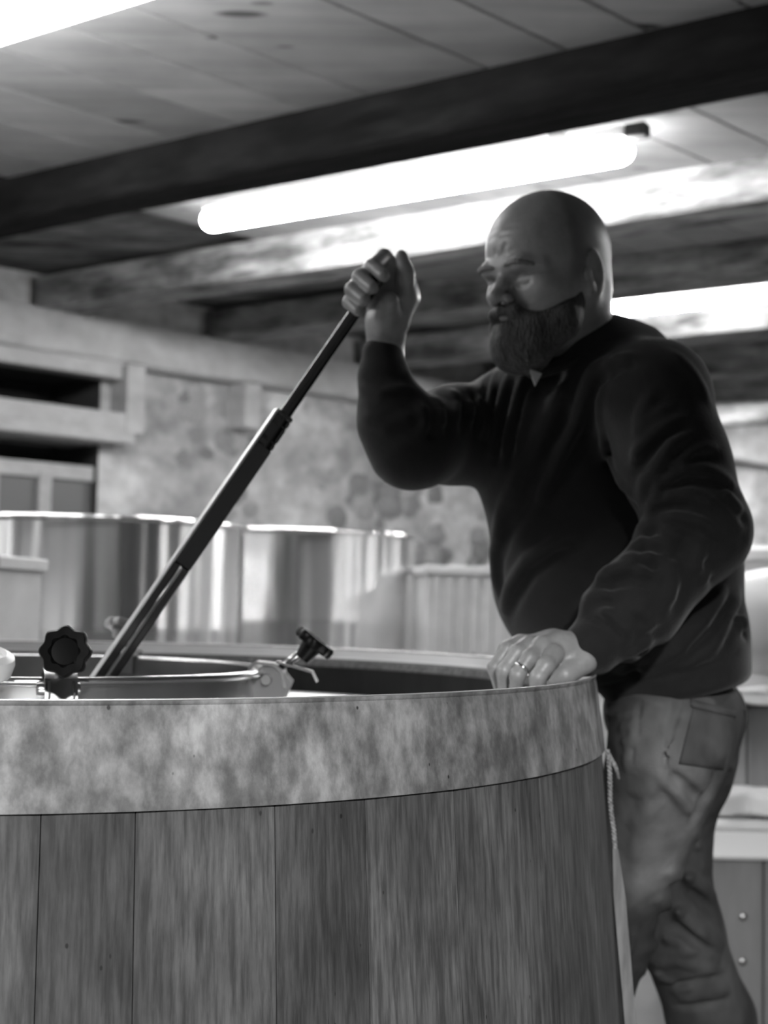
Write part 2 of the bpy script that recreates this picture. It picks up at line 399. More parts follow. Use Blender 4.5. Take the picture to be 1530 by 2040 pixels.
a = W(405, 434, FP*(HL-CH)/(1191-434)); e = W(1262, 285, FP*(HL-CH)/(1208-285)); a[2] = e[2] = HL
lamp1 = lamp(a, e, .043, 'long white glowing tube lamp above the raised fist')
dd = (e-a)/np.linalg.norm(e-a)
MB().obox(e+dd*.012+Z*.055, dd*.035, np.cross(Z, dd)*.025, Z*.022, .004).build('end_clip', M['dark'], lamp1)
p = W(1140, 622, FP*(HL-CH)/(1206-622)); p[2] = HL
lamp(p, p+dd*1.6, .038, 'glowing tube lamp behind the man’s neck at the right edge')
p = BN*2.14+BD*(-3.75)+Z*HL
lamp(p, p+BD*1.75, .10, 'wide glowing lamp cut off by the top left corner', 'lamp_soft')
p = BN*8.3+BD*(-1.6)+Z*HL; lamp(p, p+BD*1.6, .04, 'added unseen tube lamp, hidden behind the man’s shoulder')  # lamp added to brighten the far beams on the right
p = np.array([2.35, 3.2, HL]); lamp(p, p+np.array([.6, 1.45, 0]), .04, 'tube lamp out of frame to the right')
p = np.array([-2.7, .9, HL]); lamp(p, p+np.array([.1, 1.6, 0]), .04, 'added tube lamp out of frame, lighting the face from the left')  # unseen lamp added to brighten the front of the face
p = BN*10.25+BD*(-3.3)+Z*(HL+.06); lamp(p, p+BD*1.6, .04, 'added unseen tube lamp brightening the far right wall')  # second lamp added to raise the far wall's brightness
p = BN*9.12+BD*(-4.6)+Z*(HL+.06); lamp(p, p+BD*1.6, .04, 'added tube lamp behind the far beams, brightening the wall')  # extra lamp put in to light the far wall
# floodlight added behind the camera to light the vat but not the face
wl_p = np.array([.45, -2.0, 2.40]); el = math.radians(-50.3); wd_ = np.array([.02, math.cos(el), math.sin(el)]); wd_ /= np.linalg.norm(wd_)
fl = thing('fill_floodlight', (wl_p[0], wl_p[1], HC), 'added unseen floodlight behind the camera, aimed down at the vat', 'lamp')
wx = np.cross(wd_, Z); wx /= np.linalg.norm(wx); wy = np.cross(wx, wd_)
MB().obox(wl_p-wd_*.06, wx*.13, wy*.09, wd_*.04, .008).build('lamp_housing', M['black'], fl)
MB().tube([wl_p-wd_*.06, np.array([wl_p[0], wl_p[1]-.04, HC])], .014, 10).build('bracket', M['black'], fl)
ld = bpy.data.lights.new('spot_fill', 'SPOT'); ld.energy = 300; ld.spot_size = math.radians(70); ld.spot_blend = .25; ld.shadow_soft_size = .08
lo = bpy.data.objects.new('spot_fill', ld); C.objects.link(lo); lo.parent = fl; lo.location = Vector(wl_p-np.array([wl_p[0], wl_p[1], HC]))
lo.rotation_euler = Vector(tuple(wd_)).to_track_quat('-Z', 'Y').to_euler()
# ------------------------------------------------------------------ vat
VC = np.array([-.493*1.0, 2.0, 0.]); HR = CH-.0934; RR = .7885; HT = .0961
def vang(px):
    best = None
    for k in range(-800, 1300):
        th = k/1000; p = VC+np.array([.797*math.sin(th), -.797*math.cos(th), CH-.2]); x, y = PR(p)
        if best is None or abs(x-px) < best[0]: best = (abs(x-px), th)
    return best[1]
vat = thing('wine_vat', VC, 'large round wooden vat with wide metal top hoop in the foreground', 'vat')
def vp(th, r, z): return VC+np.array([r*math.sin(th), -r*math.cos(th), z])
# radius of the stave outer surface
def rs_(z): return .797+max(0, (HR-HT)-z)*.077 - max(0, z-(HR-HT))*.10
sa = [vang(x) for x in (-170, 81, 270, 548, 727, 905, 1075, 1163)]
tones = [1.0, .62, 1.1, .66, 1.0, 1.05, .8]
while sa[-1]-sa[0] < 2*math.pi-.25: sa.append(sa[-1]+random.uniform(.15, .27)); tones.append(random.uniform(.7, 1.15))
sa[-1] = sa[0]+2*math.pi
zt = HR-.02
for i in range(len(sa)-1):
    a0, a1 = sa[i]+.0006, sa[i+1]-.0006; n = max(3, int((a1-a0)/.03)); vs = []
    zs = [0.12, .35, .6, .8, HR-HT, zt-.008, zt]
    for j in range(n+1):
        th = a0+(a1-a0)*j/n; ed = .0012 if j in (0, n) else 0
        for z in zs: vs.append(vp(th, rs_(z)-ed-(.004 if z == zt else 0), z))
        for z in (zt, zt-.012, 0.12): vs.append(vp(th, rs_(z)-(.036 if z == zt else .044), z))
    m = len(zs)+3; fs = []
    for j in range(n):
        for q in range(m):
            l = (q+1) % m; fs.append((j*m+q, j*m+m+q, j*m+m+l, j*m+l))
    fs += [tuple(range(m)), tuple(reversed(range(n*m, n*m+m)))]
    o = MB().add(vs, fs).build('stave', M['stave'], vat, auto=.5); v = tones[i]; o.color = (v, v, v, 1)
# hoop: thin sheet ring standing a little above the staves, with a rolled top edge
def ro(z): return RR+(HR-z)*.128
prof = [(ro(HR)-.0028, HR-.0005), (ro(HR)-.001, HR+.0003), (ro(HR)+.0006, HR-.0006), (ro(HR)+.0006, HR-.003), (ro(HR)-.0006, HR-.0045), (ro(HR-.01), HR-.01), (ro(HR-.05), HR-.05), (ro(HR-HT)+.0005, HR-HT), (ro(HR-HT)-.002, HR-HT), (ro(HR-.05)-.0022, HR-.05), (ro(HR)-.003, HR-.004)]
MB().lathe(VC, prof, 200, close=True).build('top_hoop', M['hoop'], vat, auto=.7)
MB().lathe(VC, [(rs_(.3)+.0005, .34), (rs_(.3)+.003, .34), (rs_(.25)+.003, .25), (rs_(.25)+.0005, .25)], 120, close=True).build('lower_hoop', M['hoop'], vat, auto=.7)
MB().lathe(VC, [(RR+.0009*math.cos(a), HR+.0006+.0009*math.sin(a)) for a in [2*math.pi*k/8 for k in range(8)]], 200, close=True).build('rolled_edge', M['lid'], vat, smooth=True)
MB().lathe(VC, [(RR-.006, HR-.002), (RR-.0035, HR-.002), (RR-.0035, HR-.018), (RR-.014, HR-.019), (RR-.014, HR-.017), (RR-.006, HR-.016)], 160, close=True).build('hoop_glare_ring', M['white'], vat, auto=.7)  # white ring stands in for light on the far hoop's inner face
# inner face and lid of the vat
ZL = CH-.173
MB().lathe(VC, [(.7400, zt-.013), (.7400, ZL-.02), (.7435, ZL-.02), (.7435, zt-.013)], 180, close=True).build('inner_lining', M['inwood'], vat, auto=.7)
RING, ZR = .335, CH-.099
MB().lathe(VC, [(RING-.012, ZL-.012), (.735, ZL-.012), (.735, ZL), (.70, ZL+.001), (RING+.03, ZL+.004), (RING-.012, ZL+.004)], 96, close=True).build('lid', M['lid'], vat, auto=.7)
col = MB().lathe(VC, [(RING-.016, ZR-.004), (RING-.016, ZL-.25), (RING-.019, ZL-.25), (RING-.019, ZR-.004)], 128, close=True).build('hatch_collar', M['steel'], vat, auto=.7)
pr = [(RING-.010+.0075*math.cos(a), ZR-.0055+.0055*math.sin(a)) for a in [2*math.pi*k/12 for k in range(12)]]
sub(None, col, MB().lathe(VC, pr, 160, close=True).build('collar_rim', M['steel'], vat, smooth=True))
MB().lathe(VC, [(0, ZL-.32), (RING-.02, ZL-.32)], 48).build('must_surface', M['inwood'], vat)
MB().lathe(VC, [(0, .0), (.70, .0), (.70, .12), (rs_(.12)-.05, .125), (0, .125)], 48).build('vat_base', M['inwood'], vat)
# clamps
def lob(nl, dep):
    def f(a, r): return 1-dep*(.5-.5*math.cos(nl*a)) if r > .016 else 1
    return f
def knob(c, axis, r, m, parent, hub=.9):
    ax = np.array(axis, float); ax /= np.linalg.norm(ax)
    t = r*.42
    prof = [(0, -t*hub*1.6), (r*.36, -t*hub*1.6), (r*.5, -t*.2), (r*.93, -t*.15), (r, t*.15), (r*1.0, t*.75), (r*.93, t), (r*.62, t*1.02), (r*.5, t*.72), (0, t*.62)]
    return MB().lathe(c, prof, 72, axis=ax, lob=lob(8, .13)).build('knob', m, parent, auto=.7)
def clamp(th, knob_px, knob_Y, kax, kr, km, hub=.9, out=.014):
    er = np.array([math.sin(th), -math.cos(th), 0]); et = np.array([math.cos(th), math.sin(th), 0])
    root = er*(RING-.01)+VC
    # saddle bracket over the rim, U section
    w_ = .019
    vs = []; pr_ = [(-.016, -.028), (-.014, .004), (-.004, .011), (.022, .009), (.034, .0), (.040, -.024), (.036, -.026), (.030, -.004), (.021, .004), (-.003, .007), (-.010, .001), (-.012, -.028)]
    for s in (-1, 1):
        for (x, z) in pr_: vs.append(root+er*x+et*w_*s+Z*(ZR+z))
    n = len(pr_); fs = [tuple(range(n)), tuple(reversed(range(n, 2*n)))]+[(i, (i+1) % n, n+(i+1) % n, n+i) for i in range(n)]
    cl = MB().add(vs, fs).build('clamp', M['steel'], vat, auto=.6)
    # cheek plates with notch
    for s in (-1, 1):
        vs = []; sh = [(.002, .004), (.030, .002), (.046, -.016), (.036, -.040), (-.008, -.042), (-.010, -.02)]
        for q in (0, .0025):
            for (x, z) in sh: vs.append(root+er*x+et*(w_*s+q*s-.006*s)+Z*(ZR+z))
        n = 6; fs = [tuple(range(n)), tuple(reversed(range(n, 2*n)))]+[(i, (i+1) % n, n+(i+1) % n, n+i) for i in range(n)]
        MB().add(vs, fs).build('cheek_plate', M['dsteel'], cl)
    MB().lathe(root+er*.012+Z*(ZR-.014)-et*.026, [(0, 0), (.007, 0), (.008, .003), (.008, .050), (0, .052)], 16, axis=et).build('pivot_pin', M['steel'], cl, auto=.6)
    kc = W(*knob_px, knob_Y); base = root+er*out+Z*(ZR+.004)
    MB().tube([base-(kc-base)*.05, kc], .0062, 10).build('threaded_bolt', M['steel'], cl, smooth=True)
    k = knob(kc, kax, kr, km, cl, hub)
    return cl
def ring_th(px, near=True):
    best = None
    for k in range(0, 3142):
        th = (k-1571)/1000 if near else math.pi+(k-1571)/1000
        x, y = PR(VC+np.array([RING*math.sin(th), -RING*math.cos(th), ZR]))
        if best is None or abs(x-px) < best[0]: best = (abs(x-px), th)
    return best[1]
th = ring_th(118); clamp(th, (133, 1299), 1.59, (-.02, -1, .12), .0300, M['black'])
th = 1.50; cl2 = clamp(th, (622, 1286), 1.975, W(657, 1257, 1.99)-W(610, 1316, 1.99), .0305, M['black'], hub=1.15, out=.030)
# flat lever tab reaching outwards from the right clamp
p0, p1, p2 = W(552, 1318, 1.965), W(622, 1338, 1.96), W(632, 1358, 1.96)
b = MB(); wv = np.array([0, .012, 0])
for a_, c_ in ((p0, p1), (p1, p2)):
    n_ = np.cross(c_-a_, wv); n_ = n_/np.linalg.norm(n_)*.0015; b.obox((a_+c_)/2, (c_-a_)/2*1.04, wv, n_, .0005)
b.build('lever_tab', M['steel'], cl2)
th = ring_th(255, False); clamp(th, (240, 1251), 2.31, (.12, .35, 1), .027, M['palep'])
# small crossbar on the far black knob and pale foreground cap
c_ = W(612, 1266, 1.985); d_ = (W(603, 1252, 1.985)-W(620, 1280, 1.985))/2
c0 = W(-42, 1322, 1.62)
b = MB().lathe(c0, [(0, -.014), (.030, -.014), (.038, -.008), (.040, .006), (.038, .013), (.028, .017), (.026, .012), (0, .011)], 48, axis=(.25, -.25, 1))
tag(b.build('bung', M['white'], auto=.7), 'round white plastic bung cut off by the left edge above the vat', 'bung')
# cord and hanging lath at the vat's right side
cy = 1.89
pts = []
for i in range(26):
    f = i/25; px = 1207+ (1222-1207)*f+1.5*math.sin(f*9); py = 1494+(1702-1494)*f; pts.append(W(px+3, py, cy))
cr = thing('twisted_cord', W(1210, 1494, cy), 'thin twisted cord with a knot hanging from the hoop at the vat’s right edge', 'cord')
for s in (0, 1):
    P = []
    for i in range(131):
        f = i/130; k = f*25; j = min(24, int(k)); q = pts[j]+(pts[j+1]-pts[j])*(k-j); a_ = f*13*2*math.pi+s*math.pi
        P.append(q+np.array([.0016*math.cos(a_), .0016*math.sin(a_), 0]))
    MB().tube(P, .0021, 6).build('strand', M['cord'], cr, smooth=True)
lp = [W(1211, 1496, cy), W(1216, 1508, cy), W(1222, 1520, cy+.004), W(1228, 1532, cy), W(1233, 1552, cy)]
MB().tube(lp, [.0022, .0026, .0035, .0028, .002], 6).build('loose_end', M['cord'], cr, smooth=True)
a_, e_ = W(1225, 1690, cy+.0), W(1259, 2080, cy+.0); d_ = (e_-a_); d_ /= np.linalg.norm(d_)
L_ = .62; e_ = a_+d_*L_
b = MB(); K = 10; vs = []
for i in range(K+1):
    q = a_+d_*L_*i/K; wd = (.004 if i == 0 else .0078)+random.uniform(-.0004, .0004)
    for (x, y) in ((-1, -1), (1, -1), (1, 1), (-1, 1)): vs.append(q+np.array([wd*x, .004*y, 0]))
fs = [(i*4+j, i*4+(j+1) % 4, i*4+4+(j+1) % 4, i*4+4+j) for i in range(K) for j in range(4)]+[(0, 1, 2, 3), (K*4+3, K*4+2, K*4+1, K*4)]
tag(b.add(vs, fs).build('wooden_lath', M['lath']), 'narrow pale wooden lath hanging on the cord beside the vat', 'lath')
# ------------------------------------------------------------------ stirring pole
PB, PT = W(165, 1412, 1.86), W(786, 508, 2.005)
PT = PB+(PT-PB)*.955
pd = PT-PB; PLEN = np.linalg.norm(pd); pd /= PLEN
ps = np.cross(pd, (0, 1, 0)); ps /= np.linalg.norm(ps); pn = np.cross(ps, pd)
pole = thing('stirring_pole', PB-pd*.35, 'long black metal stirring pole gripped in the raised fist, dipping into the hatch', 'pole')
def at_y(py):
    lo_, hi_ = 0, PLEN
    for _ in range(40):
        m_ = (lo_+hi_)/2
        if PR(PB+pd*m_)[1] > py: lo_ = m_
        else: hi_ = m_
    return lo_
s1 = at_y(826); s2 = at_y(1128)
r1 = .0092
MB().tube([PB+pd*(s1-.1), PT], r1, 20).build('upper_tube', M['pole'], pole, smooth=False, auto=.6)
hw, ht = .0125, .009
ra = math.radians(-20); hs = ps*math.cos(ra)+pn*math.sin(ra); hn = -ps*math.sin(ra)+pn*math.cos(ra)
holes = [at_y(y) for y in (840, 862, 884)]
# sleeve: solid upper length pierced by three slots, forked lower length
b = MB(); cuts = sorted([(h-(.012 if i == 1 else .005), h+(.012 if i == 1 else .005)) for i, h in enumerate(holes)])
prev = s2
def rail(x0, x1, a, e): b.obox(PB+pd*(a+e)/2+hs*(x0+x1)/2, pd*(e-a)/2, hs*(x1-x0)/2, hn*ht, .0015)
for (a, e) in cuts:
    rail(-hw, hw, prev, a); rail(-hw, -.0078, a, e); rail(-.0025, hw, a, e); prev = e
rail(-hw, hw, prev, s1)
sl = b.build('sleeve', M['pole'], pole)
b = MB(); rail(-hw, -.0024, -.35, s2); b.build('fork_bar', M['pole'], pole)
b = MB(); rail(.0024, hw+.001, -.35, s2); b.build('fork_bar', M['pole'], pole)
b = MB(); b.obox(PB+pd*(s1-.35)/2+hs*(hw+.0016), pd*(s1+.35)/2, hs*.0016, hn*ht*.9, .0006); b.build('edge_highlight', M['lid'], pole)  # bright strip modelled in place of a highlight along the sleeve edge
b = MB(); b.obox(PB-pd*.34, pd*.05, hs*.05, hn*.004, .002); b.build('stirring_plate', M['pole'], pole)
# ------------------------------------------------------------------ background goods
def tank(cpx, Y, hw_px, rim_y, label):
    r = hw_px*Y/FP; c = W(cpx, rim_y, Y); zt_ = c[2]; c = np.array([c[0], c[1], 0])
    root = thing('steel_tank', c, label, 'tank', 'steel tanks by the stone wall')
    MB().lathe(c, [(r-.004, zt_), (r, zt_), (r, zt_-.3), (r+.002, zt_-.31), (r, zt_-.32), (r, .12), (r-.004, .12)], 128, close=True).build('tank_wall', M['tank'], root, auto=.7)
    MB().lathe(c, [(r+.004+.011*math.cos(a), zt_+.009*math.sin(a)) for a in [2*math.pi*k/10 for k in range(10)]], 128, close=True).build('rim', M['tank'], root, smooth=True)
    MB().lathe(c, [(0, .13), (r-.002, .13), (r-.002, .16), (0, .16)], 48).build('floor_plate', M['tank'], root)
    for k in range(3):
        a = 2.1*k+.4; q = c+np.array([(r-.08)*math.cos(a), (r-.08)*math.sin(a), 0])
        MB().tube([q, q+Z*.14], .02, 12).build('leg', M['tank'], root)
    return root
tank(165, 4.35, 322, 1047, 'round open steel tank behind the knobs, left of the pair')
tank(560, 5.28, 268, 1068, 'round open steel tank behind the vat, right of the pair')
def crate(c, w_, d_, h_, label, m, rot=0, ribs=6, group=None, open_=True):
    ca, sa_ = math.cos(rot), math.sin(rot); X = np.array([ca, sa_, 0]); Yv = np.array([-sa_, ca, 0]); c = np.array(c, float)
    root = thing('crate', c, label, 'crate', group)
    t = .012
    for (o_, a1_, a2_) in ((Yv*(-d_/2), X*w_/2, Yv*t/2), (Yv*d_/2, X*w_/2, Yv*t/2), (X*(-w_/2), Yv*d_/2, X*t/2), (X*w_/2, Yv*d_/2, X*t/2)):
        MB().obox(c+o_+Z*h_/2, a1_, a2_, Z*h_/2, .003).build('side_panel', m, root)
    MB().obox(c+Z*.01, X*w_/2, Yv*d_/2, Z*.008, .002).build('bottom', m, root)
    b = MB()
    for (o_, a1_, a2_) in ((Yv*(-d_/2-.006), X*(w_/2+.012), Yv*.012), (Yv*(d_/2+.006), X*(w_/2+.012), Yv*.012), (X*(-w_/2-.006), Yv*(d_/2+.012), X*.012), (X*(w_/2+.006), Yv*(d_/2+.012), X*.012)):
        b.obox(c+o_+Z*(h_-.015), a1_, a2_, Z*.015, .003)
    b.build('rim', m, root)
    for i in range(ribs):
        x = -w_/2+w_*(i+.5)/ribs
        MB().obox(c+X*x+Yv*(-d_/2-.009)+Z*h_*.45, X*.008, Yv*.006, Z*h_*.42, .002).build('rib', m, root)
    return root
def stackc(px, Y, w_, d_, hs_, labels, m, rot, group):
    z = 0; q = W(px, 1300, Y)
    for h_, l in zip(hs_, labels):
        crate((q[0], q[1], z), w_, d_, h_, l, m, rot, 8, group); z += h_+.001
q = W(938, 1130, 5.0); hh = q[2]/4-.001
stackc(938, 5.0, .36, .3, [hh]*4, ['grey ribbed crate on the floor behind the vat, bottom of its stack', 'grey ribbed crate behind the vat, second from the bottom', 'grey ribbed crate behind the vat, third from the bottom', 'grey ribbed crate behind the man’s belly, topmost of its stack'], M['crate'], .15, 'grey crates by the stone wall')
q = W(-60, 1108, 3.3); hh = q[2]/4-.001
stackc(-62, 3.3, .22, .3, [hh]*4, ['pale crate at the left edge on the floor, bottom of its stack', 'pale crate at the left edge, second from the bottom', 'pale crate at the left edge, third from the bottom', 'pale crate at the left edge, topmost of its stack'], M['crate'], -.1, 'pale crates at the left edge')
# goods at the right edge, stacked up from the floor
def rb(name, x0, x1, y0, y1, Y, dep, m, label, cat, bev=.01, parts=None):
    p0 = W(x0, y1, Y); p1 = W(x1, y0, Y)
    root = thing(name, ((p0[0]+p1[0])/2, Y+dep/2, p0[2]), label, cat)
    return root, p0, p1
YR = 3.45
def zz(py): return W(1470, py, YR)[2]
x0 = W(1398, 1800, YR)[0]; x1 = x0+.75
root = thing('wooden_chest', (x0+.37, YR+.3, 0), 'dark panelled wooden chest on the floor at the right edge', 'chest')
MB().box((x0, YR+.02, .03), (x1, YR+.6, zz(1712)), .006).build('body', M['box'], root)
for i in range(5):
    xa = x0+.15*i; MB().box((xa+.002, YR, .03), (xa+.148, YR+.02, zz(1712)-.004), .003).build('panel', M['box'], root)
for o in root.children: v = random.uniform(.85, 1.1); o.color = (v, v, v, 1)
for i, (px, py) in enumerate(((1480, 1826), (1479, 1915))):
    c_ = W(px, py, YR-.003); MB().lathe(c_, [(0, 0), (.009, 0), (.01, .004), (.006, .007), (0, .008)], 14, axis=(0, -1, 0)).build('glint', M['steel'], root, smooth=True)  # steel dots stand in for small reflections on the panel
root = thing('foam_box', (x0+.37, YR+.3, zz(1712)), 'white foam box on top of the dark wooden chest', 'box')
MB().box((x0-.005, YR-.02, zz(1712)+.001), (x1, YR+.6, zz(1652)), .008).build('body', M['foam'], root)
MB().box((x0-.012, YR-.03, zz(1652)), (x1+.01, YR+.61, zz(1630)), .008).build('lid', M['foam'], root)
root = thing('pallet', (x0+.37, YR+.3, zz(1630)), 'pale slatted pallet lying on the white foam box', 'pallet')
for k in range(3): MB().box((x0+.02+.3*k, YR+.0, zz(1630)+.001), (x0+.12+.3*k, YR+.58, zz(1611)), .003).build('block', M['girder'], root)
for k in range(4): MB().box((x0-.0, YR-.02+.16*k, zz(1611)), (x1, YR+.10+.16*k, zz(1590)), .003).build('slat', M['girder'], root)
root = thing('wooden_box', (x0+.45, YR+.3, zz(1590)), 'grey boarded wooden box on the pallet at the right edge', 'box')
xb = x0+.0
MB().box((xb+.035, YR+.06, zz(1590)+.001), (x1, YR+.56, zz(1408)), .004).build('body', M['box'], root)
for k in range(8):
    MB().box((xb+.035+.088*k, YR+.045, zz(1590)+.001), (xb+.119+.088*k, YR+.06, zz(1408)-.002), .003).build('board', M['box'], root)
for o in root.children: v = random.uniform(1.3, 1.9); o.color = (v, v, v, 1)
# draped white sheet (sits on the boarded box) and cloth on the pallet
def drape(name, x0_, x1_, y0_, y1_, zt_, drop, seed, label, cat, mound=.0):
    rs = np.random.RandomState(seed); NX, NY = 36, 34; ph = rs.rand(6)*6
    vs = []
    for i in range(NX+1):
        for j in range(NY+1):
            u, v = i/NX, j/NY; x = x0_+(x1_-x0_)*u
            fr = v*(y1_-y0_+drop); wob = .012*math.sin(14*u+ph[0])+.008*math.sin(31*u+ph[1])
            if fr < drop: y = y0_+wob-.01; z = zt_-(drop-fr)+.0*wob+(0 if fr > .01 else .012*math.sin(9*u+ph[2]))
            else:
                y = y0_+(fr-drop); vv = (fr-drop)/(y1_-y0_)
                z = zt_+.006+mound*math.sin(math.pi*min(1, vv*1.1))*(.4+.6*math.sin(math.pi*min(1, max(0, u*1.15))))+.008*math.sin(17*u+5*vv+ph[3])+.006*math.sin(23*vv+ph[4])
            vs.append((x, y, max(z, zt_-drop)))
    fs = [(i*(NY+1)+j, (i+1)*(NY+1)+j, (i+1)*(NY+1)+j+1, i*(NY+1)+j+1) for i in range(NX) for j in range(NY)]
    o = MB().add(vs, fs).build(name, M['sheet'], smooth=True)
    s = o.modifiers.new('thick', 'SOLIDIFY'); s.thickness = .004; s.offset = 1
    return tag(o, label, cat)
drape('plastic_sheet', xb+.03, x1, YR+.03, YR+.5, zz(1408)+.004, -.0+.001, 3, 'crumpled white sheet lying on the grey boarded box', 'sheet', .0)
root = thing('plastic_sack', (x0+.42, YR+.3, zz(1400)), 'bulging white plastic sack behind the man’s back at the right edge', 'sack')
rs = np.random.RandomState(5)
def lumpy(c, r3, seed, n=3, amp=.09, m=None, name='body', parent=None):
    bm = bmesh.new(); bmesh.ops.create_icosphere(bm, subdivisions=n+1, radius=1); rs = np.random.RandomState(seed); D = rs.randn(9, 3)*1.6
    for v in bm.verts:
        p = np.array(v.co); f = 1+amp*sum(math.sin(1.9*(p@q)+i*2)/(1+.3*i) for i, q in enumerate(D))/2
        e = np.sign(p)*np.abs(p)**.75
        v.co = Vector(e*f*np.array(r3)) + Vector(np.array(c)-np.array(parent.location))
    me = bpy.data.meshes.new(name); bm.to_mesh(me); bm.free(); return link(name, me, m, parent, True)
zs0 = zz(1408)+.05
lumpy((x0+.36, YR+.27, zs0+.15), (.34, .24, .15), 3, m=M['sheet'], parent=root)
MB().tube([(x0+.2, YR+.2, zs0+.22), (x0+.22, YR+.16, zs0+.27), (x0+.25, YR+.15, zs0+.3)], [.04, .02, .035], 12).build('tied_neck', M['sheet'], root, smooth=True)
drape('white_cloth', x0+.0, x0+.04+.6, YR-.035, YR+.044, zz(1590)+.004, .04, 9, 'white cloth hanging over the edge of the slatted pallet', 'cloth')
# grey drum farther back
q = W(1560, 1090, 4.6); r = .27
root = thing('grey_drum', (q[0], q[1], 0), 'grey drum with pale lid behind the white sack', 'drum')
MB().lathe((q[0], q[1], 0), [(0, 0), (r, 0), (r, .35), (r+.008, .36), (r, .37), (r, .75), (r+.008, .76), (r, .77), (r, q[2]-.05), (0, q[2]-.05)], 64).build('shell', M['crate'], root, auto=.5)
MB().lathe((q[0], q[1], q[2]-.05), [(0, 0), (r+.012, 0), (r+.016, .03), (r, .045), (0, .05)], 64).build('lid', M['white'], root, auto=.5)
